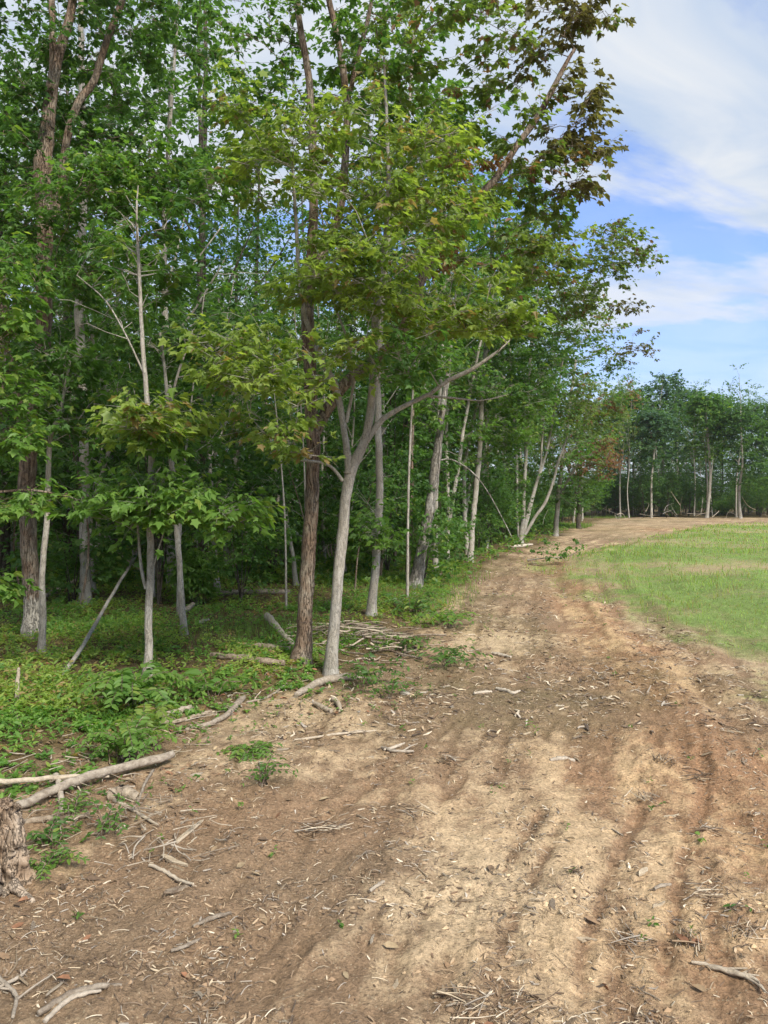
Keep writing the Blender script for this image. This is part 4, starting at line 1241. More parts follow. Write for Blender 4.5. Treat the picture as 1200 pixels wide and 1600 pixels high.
def blades(mb, x, y, h, w, col, lean=.5, mat=0):
    """bent blades of grass, three points each side"""
    n = len(x); z = height(x, y, False)
    a = rng.uniform(0, 6.28, n); ln = lean * rng.uniform(.3, 1.3, n) * h
    d = np.stack([np.cos(a), np.sin(a), np.zeros(n)], 1); s = np.stack([-np.sin(a), np.cos(a), np.zeros(n)], 1)
    B = np.stack([x, y, z - .005], 1); M = B + d * ln[:, None] * .3 + np.array([0, 0, 1]) * (h * .62)[:, None]; T = B + d * ln[:, None] + np.array([0, 0, 1]) * (h * .95)[:, None]
    V = np.stack([B - s * w[:, None], B + s * w[:, None], M + s * w[:, None] * .7, M - s * w[:, None] * .7, T], 1)
    i = np.arange(n)[:, None] * 5
    mb.add(V.reshape(-1, 3), i + np.array([[0, 1, 2, 3]]), np.repeat(col, 5, 0), mat)
    mb.add(V[:, 2:].reshape(-1, 3), np.arange(n)[:, None] * 3 + np.array([[1, 0, 2]]), np.repeat(col, 3, 0), mat)


def hue_cols(names, n):
    return leaf_colours(names, 1, .05).reshape(-1, 3)


def sample_ground(n, dmin, dmax, power=1.0, wide=.54):
    y = dmin + (dmax - dmin) * rng.random(n) ** power
    x = rng.uniform(-wide, wide, n) * y
    return x, y


def build_undergrowth():
    mb = MB()
    # near weeds
    x, y = sample_ground(36000, 4.2, 17, 1.15)
    f = signed(x, y, FOREST)
    pat = fbm(x * .9, y * .9, 301, 3)
    nr = sstep(11, 8, y) * sstep(-2.2, -1.2, x)
    dens = sstep(-.1, .7 + 1.3 * nr, f + (pat - .5) * (1.2 + nr)) * (.22 + .78 * sstep(.42, .58, pat))
    dens = np.maximum(dens, (.25 + .5 * sstep(.40, .55, pat)) * sstep(-1.3, -2.0, x) * sstep(-.25, .15, f))
    m = rng.random(len(x)) < dens
    x, y, pat, f = x[m], y[m], pat[m], f[m]
    n = len(x)
    big = sstep(.4, .7, fbm(x * .6, y * .6, 331, 2))
    h = (.035 + .10 * big + .07 * rng.random(n) ** 2) * np.clip(.45 + .35 * f, .45, 1.15)
    hn = np.where(fbm(x * .7, y * .7, 351, 3) > .44, 'yellow', 'fresh'); hn = np.where(rng.random(n) < .2, 'mid', hn); hn = np.where(rng.random(n) < .05, 'tan', hn)
    weed_patch(mb, x, y, h, 7, .038 + .022 * rng.random(n), list(hn), gain=1.25)
    # farther, larger leaves
    x, y = sample_ground(22000, 15, 48, 1.2)
    f = signed(x, y, FOREST); m = rng.random(len(x)) < sstep(0, 1.2, f)
    x, y = x[m], y[m]; n = len(x)
    h = .10 + .35 * rng.random(n) * sstep(.35, .65, fbm(x * .5, y * .5, 371, 2))
    hn = np.where(rng.random(n) < .5, 'mid', np.where(rng.random(n) < .5, 'fresh', 'yellow'))
    weed_patch(mb, x, y, h, 6, .075 + .06 * rng.random(n), list(hn), 'diamond')
    o = link('undergrowth', mb.mesh('undergrowth', [M_LEAF], False)); o['kind'] = 'stuff'
    o['label'] = 'low yellow-green weeds covering the floor of the wood'
    # straying seedlings on the bare soil
    mb = MB()
    x, y = sample_ground(5200, 3.2, 16, 1.0)
    f = signed(x, y, FOREST); pat = fbm(x * 1.1, y * 1.1, 391, 3)
    m = (rng.random(len(x)) < (.9 * sstep(-1.3, -.1, f) * sstep(.40, .62, pat) + .03)) & (f < .2)
    x, y = x[m], y[m]; n = len(x)
    weed_patch(mb, x, y, .02 + .06 * rng.random(n), 6, .018 + .02 * rng.random(n), list(np.where(rng.random(n) < .5, 'fresh', 'mid')))
    o = link('weeds', mb.mesh('weeds', [M_LEAF], False)); o['kind'] = 'stuff'
    o['label'] = 'scattered seedlings sprouting from the bare soil'
    # tall grass in openings of the wood
    mb = MB()
    X, Y = [], []
    for px, py, rx, ry, n in ((480, 900, 1.6, 2.2, 2600), (360, 900, 1.5, 2.5, 1600), (620, 940, 1.2, 1.6, 900), (690, 930, 1.0, 1.8, 600), (720, 900, .8, 2.5, 500), (905, 822, 2.2, 2.6, 2600), (200, 1000, 1.4, 1.2, 1100), (430, 1000, .9, .9, 900), (960, 808, 3.5, 3, 1500)):
        c = G(px, py); X.append(rng.normal(c[0], rx * .55, n)); Y.append(rng.normal(c[1], ry * .55, n))
    x, y = np.concatenate(X), np.concatenate(Y)
    m = signed(x, y, FOREST) > -.25; x, y = x[m], y[m]; n = len(x)
    k = np.clip(y / 12, .7, 2.6)
    blades(mb, x, y, rng.uniform(.06, .20, n) * np.where(rng.random(n) < .15, 1.8, 1.0), .0032 * k, hue_cols(list(np.where(rng.random(n) < .6, 'fresh', 'yellow')), n), .7)
    o = link('woodland_grass', mb.mesh('woodland_grass', [M_LEAF], False)); o['kind'] = 'stuff'
    o['label'] = 'tall soft grass in the openings between the trunks'
    # the field
    mb = MB()
    x, y = sample_ground(105000, 8.5, 60, .9)
    jf, g = zones(x, y)
    ng = fbm(x * .33, y * .36, 221, 4); n2 = fbm(x * 2.2, y * 2.6, 241, 4, .6)
    ga = np.clip((ng - .19) * 3.0 + (n2 - .5) * 1.4 - sstep(26, 44, y) * .15, .06, 1)
    m = (rng.random(len(x)) < ga * sstep(-1.0, .8, g)) & (jf < 0)
    x, y = x[m], y[m]; n = len(x)
    k = np.clip(y / 12, .8, 4)
    cols = hue_cols(list(np.where(rng.random(n) < .62, 'yellow', np.where(rng.random(n) < .5, 'fresh', 'tan'))), n) * 1.25
    tf = fbm(x * 3.1, y * 3.1, 611, 3); cols = cols * (0.7 + .7 * rng.random((n, 1)))
    blades(mb, x, y, rng.uniform(.03, .085, n) * np.clip(k, 1, 1.3) * (.6 + 1.5 * sstep(.5, .7, tf)), .0042 * k, cols, .9)
    o = link('field_grass', mb.mesh('field_grass', [M_LEAF], False)); o['kind'] = 'stuff'
    o['label'] = 'short green grass of the field'


build_undergrowth()


def compound_plant(name, label, px, py, size, fronds, hue, up=.8, pairs=8, cat='plant', group=None, leaflet=.2):
    """a plant of feathered leaves, each leaf a bent rib with leaflets in pairs"""
    c = G(px, py); z = hz(*c)
    e = link(name, None, None, (c[0], c[1], z)); tag(e, label, cat, group)
    mb, ms = MB(), MB()
    for i in range(fronds):
        a = rng.uniform(0, 6.28); L = size * rng.uniform(.6, 1.1); u = up * rng.uniform(.6, 1.3)
        b = np.array([rng.normal(0, .12 * size), rng.normal(0, .12 * size), 0])
        p = np.array([b + [0, 0, -.02], b + [math.cos(a) * L * .25, math.sin(a) * L * .25, L * u * .55], b + [math.cos(a) * L * .65, math.sin(a) * L * .65, L * u * .75], b + [math.cos(a) * L, math.sin(a) * L, L * u * .55]])
        S = catmull(p, L / 12)
        tube(ms, S, np.linspace(.004, .0015, len(S)), 4, cap=False)
        t = np.linspace(.3, 1, pairs)
        idx = (t * (len(S) - 1)).astype(int)
        Q = S[idx]; T = np.gradient(S, axis=0)[idx]; T /= np.linalg.norm(T, axis=1)[:, None]
        side = np.cross(T, [0, 0, 1.0]); side /= np.linalg.norm(side, axis=1)[:, None] + 1e-9
        for sg in (-1, 1):
            A = side * sg + T * .55 + rng.normal(0, .12, T.shape) + np.array([0, 0, -.15])
            N = np.cross(side, T); N *= np.sign(N[:, 2:3]) ; N = N + rng.normal(0, .2, N.shape)
            add_leaves(mb, Q, A, N, leaflet * L * (1.15 - .6 * np.abs(t - .55)) * rng.uniform(.85, 1.15, len(Q)), leaf_colours([hue], len(Q), .03)[0], 'oval')
    s = link('stem', ms.mesh('stem', [M_BROWN]), e)
    o = link('foliage', mb.mesh('foliage', [M_LEAF], False), e); o['kind'] = 'stuff'
    return e


compound_plant('sumac_plant', 'broad dark green feathery plant at the foot of the thin pale tree', 205, 1112, .48, 34, 'fresh', .8, 11, leaflet=.17)
compound_plant('sumac_plant', 'feathery green plant rising behind the pale fallen log', 192, 1190, .36, 26, 'fresh', .9, 11, leaflet=.17)
compound_plant('sumac_plant', 'yellow-green feathery plant just uphill of the pale log', 215, 1158, .34, 16, 'yellow', .8, 10, leaflet=.18)
compound_plant('weed_plant', 'low sprawling leafy weed alone on the bare soil', 388, 1178, .22, 20, 'fresh', .35, 6, leaflet=.26)
compound_plant('weed_plant', 'small bright green plant beside the stump', 76, 1372, .15, 18, 'fresh', .6, 6, leaflet=.24)
compound_plant('weed_plant', 'dusty small weed between stump and plant by the log', 75, 1335, .18, 10, 'mid', .6, 5, leaflet=.28)
compound_plant('weed_plant', 'bushy weed at the end of the pale root below the grey tree', 578, 1066, .34, 16, 'mid', .95, 6)
compound_plant('weed_plant', 'upright weed next to the stone by the forked grey tree', 607, 1080, .30, 12, 'mid', 1.0, 6)
compound_plant('weed_plant', 'small tufted weed in the middle of the sandy patch', 410, 1240, .20, 10, 'mid', .9, 5)
compound_plant('weed_plant', 'bright weed poking from under the pale log', 110, 1284, .17, 12, 'fresh', .9, 6)
compound_plant('weed_plant', 'wispy weed among the sticks below the pale log', 168, 1310, .20, 9, 'mid', 1.0, 5)
compound_plant('weed_plant', 'low weed at the right of the brush pile', 620, 1015, .40, 14, 'mid', .6, 6)
compound_plant('weed_plant', 'green weed clump on the bank beyond the brush pile', 700, 975, .50, 16, 'fresh', .6, 6)
compound_plant('weed_plant', 'leafy weed clump nearest the track edge grass', 705, 1028, .42, 12, 'mid', .6, 6)
compound_plant('weed_plant', 'dark green weed at the foot of the leaning snag', 640, 960, .55, 16, 'mid', .7, 6)
compound_plant('weed_plant', 'dark bushy weed beside the tan trunk', 712, 888, .60, 18, 'deep', .8, 6)
compound_plant('weed_plant', 'pale broad-leaved plant between the two middle trunks and logs', 330, 1090, .34, 9, 'fresh', .9, 4, leaflet=.4)

# the bright green bush among the saplings, and the pale flowering shrub
P_GB = proto_bush(.95, .36, 110, 'fresh', 9, .085, .22, 'green_bush', 'oval', M_BROWN, .05)
c = G(305, 952)
place(P_GB, c[0], c[1], 1.0, 0, 'round bright green bush between the crooked sapling and dark trunk', 'bush', None, first)
P_FS = proto_bush(1.3, .6, 80, 'mid', 7, .09, .3, 'flowering_shrub', 'oval', M_BROWN, .2)
c = G(438, 908)
fs = place(P_FS, c[0], c[1], 1.0, 0, 'small shrub with white blossom behind the big brown tree', 'shrub', None, first)
mb = MB()
n = 420
q = rng.normal(0, 1, (n, 3)); q /= np.linalg.norm(q, axis=1)[:, None]; q *= np.array([.5, .5, .3]); q[:, 2] = np.abs(q[:, 2]) + .75
add_leaves(mb, q, rng.normal(0, 1, (n, 3)), rng.normal(0, .5, (n, 3)) + [0, -.5, 1], rng.uniform(.03, .06, n), np.tile([[.72, .72, .68]], (n, 1)), 'diamond')
b = link('blossom', mb.mesh('blossom', [M_PETAL], False), fs); b['kind'] = 'stuff'

# ================================================================== stump, log, sticks
def build_stump():
    c = G(-26, 1412); z0 = hz(*c) - .03
    e = link('tree_stump', None, None, (c[0], c[1] + .12, z0)); tag(e, 'weathered furrowed stump with flaring roots at the left edge', 'stump')
    na, nz = 180, 60
    a = np.linspace(0, 2 * np.pi, na, endpoint=False) + 1.2; t = np.linspace(0, 1, nz)
    A, T = np.meshgrid(a, t)
    H = .46
    r = .11 + .075 * np.exp(-T * 3.8) + .012 * np.sin(A * 3 + .5)
    r = r + (.075 * np.exp(-T * 4)) * np.clip(np.sin(A * 5 + 1.2 + T * .9), 0, 1) ** 1.3
    cu = (A - 1.2) / 6.2832
    w = (fbm(np.cos(A) * 2, T * 2.2, 405, 3) - .5) * .25
    rg = 1 - np.abs(2 * fbm((cu + w) * 15, T * 1.6, 401, 3, .5) - 1)
    rg2 = 1 - np.abs(2 * fbm((cu + w * .5) * 44, T * 5, 421, 3, .6) - 1)
    r = r - .075 * sstep(.72, 1.0, rg) - .020 * sstep(.6, 1.0, rg2) + (fbm(cu * 40, T * 14, 431, 3, .7) - .5) * .022
    top = H * (.88 + .14 * (fbm(np.cos(A) * 2.4, np.sin(A) * 2.4, 441, 4, .6) - .5))
    V = np.stack([np.cos(A) * r, np.sin(A) * r, T * top], -1)
    mb = MB()
    i = np.arange(nz - 1)[:, None] * na; j = np.arange(na)[None]
    mb.add(V.reshape(-1, 3), np.stack([i + j, i + (j + 1) % na, i + na + (j + 1) % na, i + na + j], -1).reshape(-1, 4))
    link('bark', mb.mesh('bark', [M_STUMP]), e)
    # sawn and weathered top
    mb = MB(); rings = 9
    P = [V[-1] * np.array([1, 1, 1])]
    for k in range(1, rings):
        s = 1 - k / rings
        q = V[-1] * [s, s, 1]
        q[:, 2] = top[-1] * s + H * .93 * (1 - s) + (fbm(q[:, 0] * 40, q[:, 1] * 40, 461, 3) - .5) * .06
        P.append(q)
    Vt = np.concatenate(P)
    i = np.arange(rings - 1)[:, None] * na
    mb.add(Vt, np.stack([i + j, i + (j + 1) % na, i + na + (j + 1) % na, i + na + j], -1).reshape(-1, 4))
    cc = len(P[-1])
    mb.add(np.vstack([P[-1], [[0, 0, H * .93]]]), np.stack([np.arange(na), (np.arange(na) + 1) % na, np.full(na, na)], 1))
    link('cut_face', mb.mesh('cut_face', [M_STUMP]), e)
    for (ax, L, rr) in ((-.5, .12, .022), (.4, .14, .02)):
        d = np.array([math.cos(ax), math.sin(ax)])
        pts = catmull(np.array([[*(d * .12), .07], [*(d * .2), .035], [*(d * (.2 + L * .5)), .02], [*(d * (.2 + L)), -.03]]), .04)
        mb = MB(); tube(mb, pts, np.linspace(rr * 1.3, rr * .4, len(pts)), 10, rough=.18)
        link('root', mb.mesh('root', [M_STUMP]), e)


build_stump()


def ground_stick(name, label, pts, mat=None, cat='branch', group=None, lift=0.0, rough=.16, forks=(), sides=8, sink=.35):
    """a stick lying on the ground along photograph points (px, py, width px[, lift m])"""
    mat = mat or M_WOOD
    P = []
    for q in pts:
        g = G(q[0], q[1]); r = q[2] * .5 * math.hypot(*g) / FPX
        P.append([g[0], g[1], hz(*g) + r * (1 - sink) + lift + (q[3] if len(q) > 3 else 0) + .006, r])
    P = np.array(P); o = P[len(P) // 2, :3].copy()
    L = np.linalg.norm(P[-1, :3] - P[0, :3])
    S = catmull(P, max(L / 14, .012))
    S[:, :3] += rng.normal(0, 1, (len(S), 3)) * S[:, 3:4] * .13
    mb = MB(); tube(mb, S[:, :3], np.clip(S[:, 3], .0015, None), sides, rough=rough)
    for (t, az, ln, rr) in forks:
        b = S[int(t * (len(S) - 1)), :3]; r = S[int(t * (len(S) - 1)), 3] * rr
        d = S[-1, :3] - S[0, :3]; a = math.atan2(d[1], d[0]) + az
        v = np.array([math.cos(a), math.sin(a), .12]) * ln
        q = catmull(np.array([b, b + v * .5 + rng.normal(0, .06 * ln, 3), b + v]), ln / 6)
        tube(mb, q, np.linspace(r, r * .4, len(q)), 6, rough=rough)
    ob = link(name, mb.mesh(name, [mat], True, o), None, o); tag(ob, label, cat, group)
    return ob


def chip_mesh(i):
    """a split flake: irregular outline, thicker in the middle, torn ends"""
    L, w, t = 1.0, rng.uniform(.12, .30), rng.uniform(.05, .11)
    xs = np.array([-.5, -.28, .1, .5]) * L + rng.normal(0, .04, 4)
    lo, hi = [], []
    for k, x in enumerate(xs):
        wk = w * (.35 if k in (0, 3) else 1) * rng.uniform(.7, 1.2); s = rng.normal(0, .05)
        for y in (-wk / 2 + s, wk / 2 + s):
            b = .02 * math.sin(x * 3 + i)
            lo.append((x, y, -t / 2 + b)); hi.append((x, y + rng.normal(0, .01), t / 2 * rng.uniform(.6, 1.2) + b))
    V = np.array(lo + hi); n = len(xs)
    f = []
    for k in range(n - 1):
        a, b, c, d = 2 * k, 2 * k + 1, 2 * k + 3, 2 * k + 2
        f += [(a, b, c, d), (a + 8, d + 8, c + 8, b + 8), (a, d, d + 8, a + 8), (b, b + 8, c + 8, c)]
    f += [(0, 8, 9, 1), (6, 7, 15, 14)]
    return V, np.array(f)[:, ::-1]


def ground_slab(name, label, px, py, length, width, turn, mat, cat='wood', lift=0.0, tilt=0.0):
    """a split piece of wood: long in metres, its own torn outline"""
    V, f = chip_mesh(int(px))
    V = V / np.array([1.0, max(np.ptp(V[:, 1]), .01), max(np.ptp(V[:, 2]), .01)]) * [length, width, width * .45]
    V = V + rng.normal(0, width * .04, V.shape)
    g = G(px, py); z = float(height(np.array([g[0]]), np.array([g[1]]))[0])
    mb = MB(); mb.add(V, f)
    o = link(name, mb.mesh(name, [mat], False), None, (g[0], g[1], z + width * .16 + lift), (rng.normal(0, .15), tilt, turn)); tag(o, label, cat)
    return o


def stone(label, px, py, size):
    g = G(px, py)
    nu, nv = 14, 9
    u = np.linspace(0, 2 * np.pi, nu, endpoint=False); v = np.linspace(.02, np.pi - .02, nv)
    U, Vv = np.meshgrid(u, v)
    r = 1 + (fbm(np.cos(U) * np.sin(Vv) * 1.6 + px, np.cos(Vv) * 1.6 + np.sin(U) * np.sin(Vv) * 1.3, 71, 3) - .5) * .8
    P = np.stack([np.cos(U) * np.sin(Vv) * r, np.sin(U) * np.sin(Vv) * r * .7, np.cos(Vv) * r * .42], -1) * size
    i = np.arange(nv - 1)[:, None] * nu; j = np.arange(nu)[None]
    mb = MB(); mb.add(P.reshape(-1, 3), np.stack([i + j, i + nu + j, i + nu + (j + 1) % nu, i + (j + 1) % nu], -1).reshape(-1, 4))
    o = link('stone', mb.mesh('stone', [M_STONE]), None, (g[0], g[1], hz(*g) + size * .15), (0, 0, rng.uniform(0, 6))); tag(o, label, 'stone')


def build_sticks():
    lg = ground_stick('fallen_log', 'pale barkless log lying from the stump to the feathery plant', [(28, 1280, 13, .03), (80, 1258, 13, .04), (140, 1236, 13.5, .05), (200, 1218, 13, .05), (250, 1203, 13, .05), (270, 1195, 10, .05)], M_LOG, 'log', sides=14, rough=.07)
    S = ground_stick
    S('fallen_branch', 'thin grey branch running behind and along the pale log', [(-30, 1246, 8, .05), (40, 1240, 8, .05), (100, 1236, 7, .05), (170, 1228, 5, .03)], M_WOOD)
    S('fallen_branch', 'pale stick wedged crosswise under the pale log', [(88, 1225, 9, .02), (94, 1250, 9, .02), (98, 1282, 8)], M_LOG)
    S('fallen_branch', 'grey curved branch on the ground below the pale log', [(30, 1300, 8), (70, 1294, 10), (110, 1292, 9), (140, 1286, 6)], M_WOOD)
    S('fallen_branch', 'slim pale stick standing out diagonally right of the pale log', [(214, 1272, 4), (226, 1240, 4, .02), (240, 1216, 4, .03)], M_LOG)
    S('fallen_branch', 'crooked stick crossing below the pale log toward the sandy soil', [(178, 1262, 6), (200, 1276, 6), (222, 1288, 5), (248, 1302, 4)], M_WOOD)
    S('fallen_log', 'short rotten grey log half buried under the sticks', [(170, 1258, 16), (190, 1254, 20), (214, 1262, 14)], M_WOOD, 'log', sides=12)
    ground_slab('wood_slab', 'flat grey slab of wood lying on dark soil', 280, 1404, 0.147, 0.058, 0.87, M_WOOD)
    S('fallen_branch', 'long thin stick running down past the grey wood slab', [(234, 1362, 5), (255, 1374, 6), (280, 1390, 5), (302, 1404, 4)], M_WOOD)
    ground_slab('wood_slab', 'splintered shard standing in the chip heap above the grey slab', 296, 1312, 0.317, 0.039, 1.27, M_CUT)
    ground_slab('wood_slab', 'pale split shard lying flat above the grey slab', 272, 1358, 0.180, 0.037, -0.63, M_CUT)
    S('fallen_branch', 'bright peeled stick alone on the dark soil at lower left', [(302, 1458, 4), (322, 1450, 7), (342, 1444, 7), (361, 1434, 4)], M_LOG)
    S('fallen_branch', 'long curved root-like stick at the bottom left corner', [(60, 1600, 9), (100, 1576, 11), (130, 1566, 10), (160, 1562, 9), (190, 1556, 5)], M_LOG)
    S('fallen_branch', 'second curved stick lying beside the long one at bottom left', [(70, 1612, 7), (104, 1582, 8), (132, 1572, 7), (158, 1568, 4)], M_LOG)
    S('fallen_branch', 'forked thin branch in the lower left corner', [(20, 1600, 5), (26, 1565, 6), (10, 1545, 6), (-6, 1530, 6)], M_LOG, forks=((.35, -1.2, .16, .7), (.6, 1.1, .12, .6)))
    S('fallen_branch', 'pale stick above the forked branch at the left edge', [(-5, 1550, 4), (30, 1532, 5), (42, 1520, 3)], M_LOG)
    S('fallen_branch', 'peeled stick slanting across the lower left soil', [(268, 1495, 5), (290, 1488, 6), (315, 1474, 4)], M_LOG)
    S('fallen_branch', 'arched pale branch lying across the soil under the long grass', [(290, 1142, 5), (330, 1132, 8), (355, 1118, 9), (372, 1100, 10), (380, 1090, 8)], M_LOG)
    S('fallen_branch', 'thin pale twig branch pointing to the arched branch', [(385, 1096, 3), (410, 1090, 4), (430, 1080, 4), (448, 1066, 2)], M_LOG)
    S('fallen_branch', 'pale straight branch lying under the feathery plant', [(246, 1126, 9), (270, 1118, 10), (300, 1108, 8)], M_LOG)
    S('fallen_branch', 'second branch beside the arched pale one', [(240, 1132, 6), (280, 1128, 7), (330, 1112, 5)], M_WOOD)
    S('fallen_branch', 'thick pale root curling from the foot of the forked grey tree', [(462, 1082, 9), (490, 1068, 12), (515, 1058, 13), (540, 1054, 13), (560, 1054, 9), (572, 1046, 4)], M_LOG)
    S('fallen_branch', 'short root chunk below the curling pale root', [(492, 1094, 7), (508, 1104, 8), (518, 1108, 6)], M_WOOD)
    S('fallen_branch', 'short crooked chunk beside the root chunk', [(520, 1088, 8), (528, 1096, 8), (532, 1106, 6)], M_WOOD)
    S('fallen_log', 'grey rotten log lying left of the big brown tree', [(330, 1036, 8), (370, 1040, 11), (410, 1044, 12), (445, 1046, 11)], M_WOOD, 'log')
    S('fallen_log', 'pale broken log end rising behind the big brown tree', [(418, 984, 10, .10), (430, 996, 10, .07), (445, 1008, 9, .03), (460, 1020, 8)], M_LOG, 'log', sides=12)
    S('fallen_log', 'thin log crossing the grass behind the big brown tree', [(382, 1018, 8), (420, 1022, 9), (460, 1026, 9)], M_WOOD, 'log')
    S('fallen_log', 'long pale log lying in the wood near the green bush', [(335, 938, 8), (370, 938, 9), (410, 938, 9), (455, 938, 8)], M_LOG, 'log')
    S('fallen_log', 'short broken pale stub by the crooked sapling', [(280, 974, 7, .03), (292, 968, 8, .06), (302, 962, 7, .08)], M_LOG, 'log')
    S('fallen_branch', 'small pale log piece right of the broken stub', [(306, 982, 5), (318, 978, 6), (326, 976, 4)], M_LOG)
    S('fallen_log', 'grey log on the ground left of the straight grey trunk', [(72, 945, 6, .05), (95, 938, 7, .1), (118, 930, 6, .15)], M_LOG, 'log')
    stone('flat pale stone at the foot of the leaning snag', 648, 936, 0.1)
    stone('small pale stone below the weeds at the forked grey tree', 633, 1074, 0.05)
    S('fallen_branch', 'forked grey twig on bare soil in the middle', [(596, 1166, 4), (615, 1176, 5), (646, 1180, 4)], M_LOG, forks=((.75, 1.5, .16, .8),))
    S('fallen_branch', 'short grey twig lying above the forked twig', [(600, 1172, 4), (618, 1168, 5), (632, 1162, 3)], M_LOG)
    S('fallen_branch', 'thin grey stick on the sandy patch left of the forked twig', [(460, 1156, 3), (490, 1152, 4), (530, 1150, 4), (570, 1140, 3), (588, 1136, 2)], M_WOOD, forks=((.6, -.9, .2, .7),))
    S('fallen_branch', 'thin stick slanting at the left of the sandy patch', [(400, 1230, 3), (412, 1216, 3), (405, 1196, 3)], M_LOG)
    S('fallen_branch', 'thin curved stick at the middle of the track', [(860, 1192, 5), (878, 1188, 7), (897, 1186, 5)], M_LOG)
    S('fallen_branch', 'pale stick lying across the track below the grass', [(768, 1018, 4), (785, 1020, 6), (798, 1023, 4)], M_LOG)
    S('fallen_branch', 'curved pale stick pair on the dark middle of the track', [(740, 1078, 4), (755, 1077, 5), (768, 1076, 4)], M_LOG)
    S('fallen_branch', 'wavy pale stick right of the curved stick on the track', [(775, 1070, 5), (790, 1074, 6), (802, 1078, 5), (812, 1074, 3)], M_LOG)
    ground_slab('wood_slab', 'short bright wood piece in front at the middle of the track', 915, 1469, 0.087, 0.024, 0.00, M_CUT)
    ground_slab('wood_slab', 'white wood block on the sand at the right', 1006, 1364, 0.092, 0.036, 1.01, M_CUT)
    S('fallen_branch', 'small hooked pale stick right of the white block', [(1022, 1388, 4), (1034, 1384, 6), (1048, 1378, 4)], M_LOG)
    ground_slab('wood_slab', 'pale wood piece below the hooked stick', 1028, 1412, 0.090, 0.026, 0.59, M_CUT)
    ground_slab('wood_slab', 'flat pale chip by the dark clump at right of the track', 1050, 1271, 0.111, 0.035, 0.33, M_CUT)
    S('fallen_branch', 'dark twiggy branch lying at the lower right corner', [(1080, 1506, 4), (1110, 1512, 7), (1150, 1528, 8), (1180, 1540, 6), (1195, 1560, 4)], M_WOOD, forks=((.3, .6, .12, .7), (.6, -.5, .14, .6), (.5, .4, .1, .6)))
    ground_slab('wood_slab', 'pale peg of wood at the bottom left of the sandy strip', 619, 1548, 0.061, 0.022, 1.44, M_CUT)
    S('fallen_branch', 'broken stick leaning on the soil at the lower middle', [(600, 1398, 4), (590, 1404, 7), (578, 1412, 5)], M_LOG)
    S('fallen_branch', 'thin dead stem slanting across the weeds to the thin pale tree', [(90, 1085, 7), (130, 1046, 6, .12), (170, 1000, 5, .38), (216, 925, 4, .62)], M_GREY, lift=.02)
    S('fallen_branch', 'old grey stake standing in the weeds at the left', [(26, 1145, 7), (27, 1120, 6, .12), (30, 1100, 4, .22)], M_WOOD)
    S('fallen_branch', 'pale fallen branch on the grass past the leaning snag', [(652, 912, 4), (672, 908, 5), (690, 905, 4)], M_LOG)
    S('fallen_branch', 'bent pale branch at the foot of the tan trunk', [(760, 866, 4), (765, 850, 4, .15), (778, 840, 3, .45)], M_PALE, forks=((.5, .8, .5, .7),))
    S('fallen_branch', 'pale stick lying at the bend of the track', [(795, 858, 4), (815, 855, 5), (832, 852, 3)], M_LOG)
    # brush pile by the two big trees
    c = G(560, 1008)
    for i in range(120):
        x = c[0] + rng.normal(0, .40); y = c[1] + rng.normal(0, .45)
        L = rng.uniform(.2, .85); a = rng.normal(.25, .95) + (math.pi if rng.random() < .5 else 0)
        hgt = .30 * math.exp(-((x - c[0]) / .55) ** 2 - ((y - c[1]) / .6) ** 2) * rng.random()
        d = np.array([math.cos(a), math.sin(a) * .6, rng.normal(0, .06)])
        q = np.array([x, y, hz(x, y) + .02 + hgt])
        P = catmull(np.array([q - d * L / 2, q - d * L * .15 + rng.normal(0, .025 * L + .005, 3), q + d * L * .2 + rng.normal(0, .03 * L + .005, 3), q + d * L / 2]), L / 9)
        P[:, 2] = np.maximum(P[:, 2], hz(x, y) + .012)
        mb = MB(); r = .003 + .013 * rng.random() ** 2; tube(mb, P, np.linspace(r, r * .6, len(P)), 6, rough=.2)
        o = link('brush_stick', mb.mesh('brush_stick', [M_WOOD if rng.random() < .75 else M_BROWN], True, q), None, q)
        tag(o, 'weathered stick in the brush pile beside the forked grey tree', 'stick', 'sticks of the brush pile')
    # twigs strewn by the pale log and along the edge of the wood
    k = 0
    spots = [(130, 1290, .4, .2, 26), (200, 1290, .35, .18, 18), (265, 1345, .2, .12, 14), (250, 1130, .6, .35, 30), (330, 1110, .5, .3, 18), (430, 1040, .5, .5, 22), (500, 1085, .4, .3, 12), (60, 1230, .5, .3, 26), (120, 1195, .5, .25, 24), (170, 1250, .35, .18, 24), (330, 1150, .5, .3, 18), (40, 1320, .25, .2, 12), (300, 1330, .3, .25, 18)]
    for (px, py, rx, ry, n) in spots:
        c = G(px, py)
        for i in range(n):
            x = c[0] + rng.normal(0, rx * .7); y = c[1] + rng.normal(0, ry * .9)
            L = rng.uniform(.05, .12) + .22 * rng.random() ** 3; a = rng.uniform(0, 6.28)
            d = np.array([math.cos(a), math.sin(a), rng.normal(0, .12)])
            q = np.array([x, y, hz(x, y) + .02 + .04 * rng.random()])
            P = catmull(np.array([q - d * L / 2, q + rng.normal(0, .05 * L, 3), q + d * L / 2]), L / 6)
            P[:, 2] = np.maximum(P[:, 2], hz(x, y) + .008)
            mb = MB(); r = rng.uniform(.002, .006); tube(mb, P, np.linspace(r, r * .5, len(P)), 5, rough=.2)
            o = link('dead_twig', mb.mesh('dead_twig', [M_WOOD if rng.random() < .75 else M_LOG], True, q), None, q)
            tag(o, 'dead grey twig among the sticks along the edge of the wood', 'twig', 'twigs along the edge of the wood')
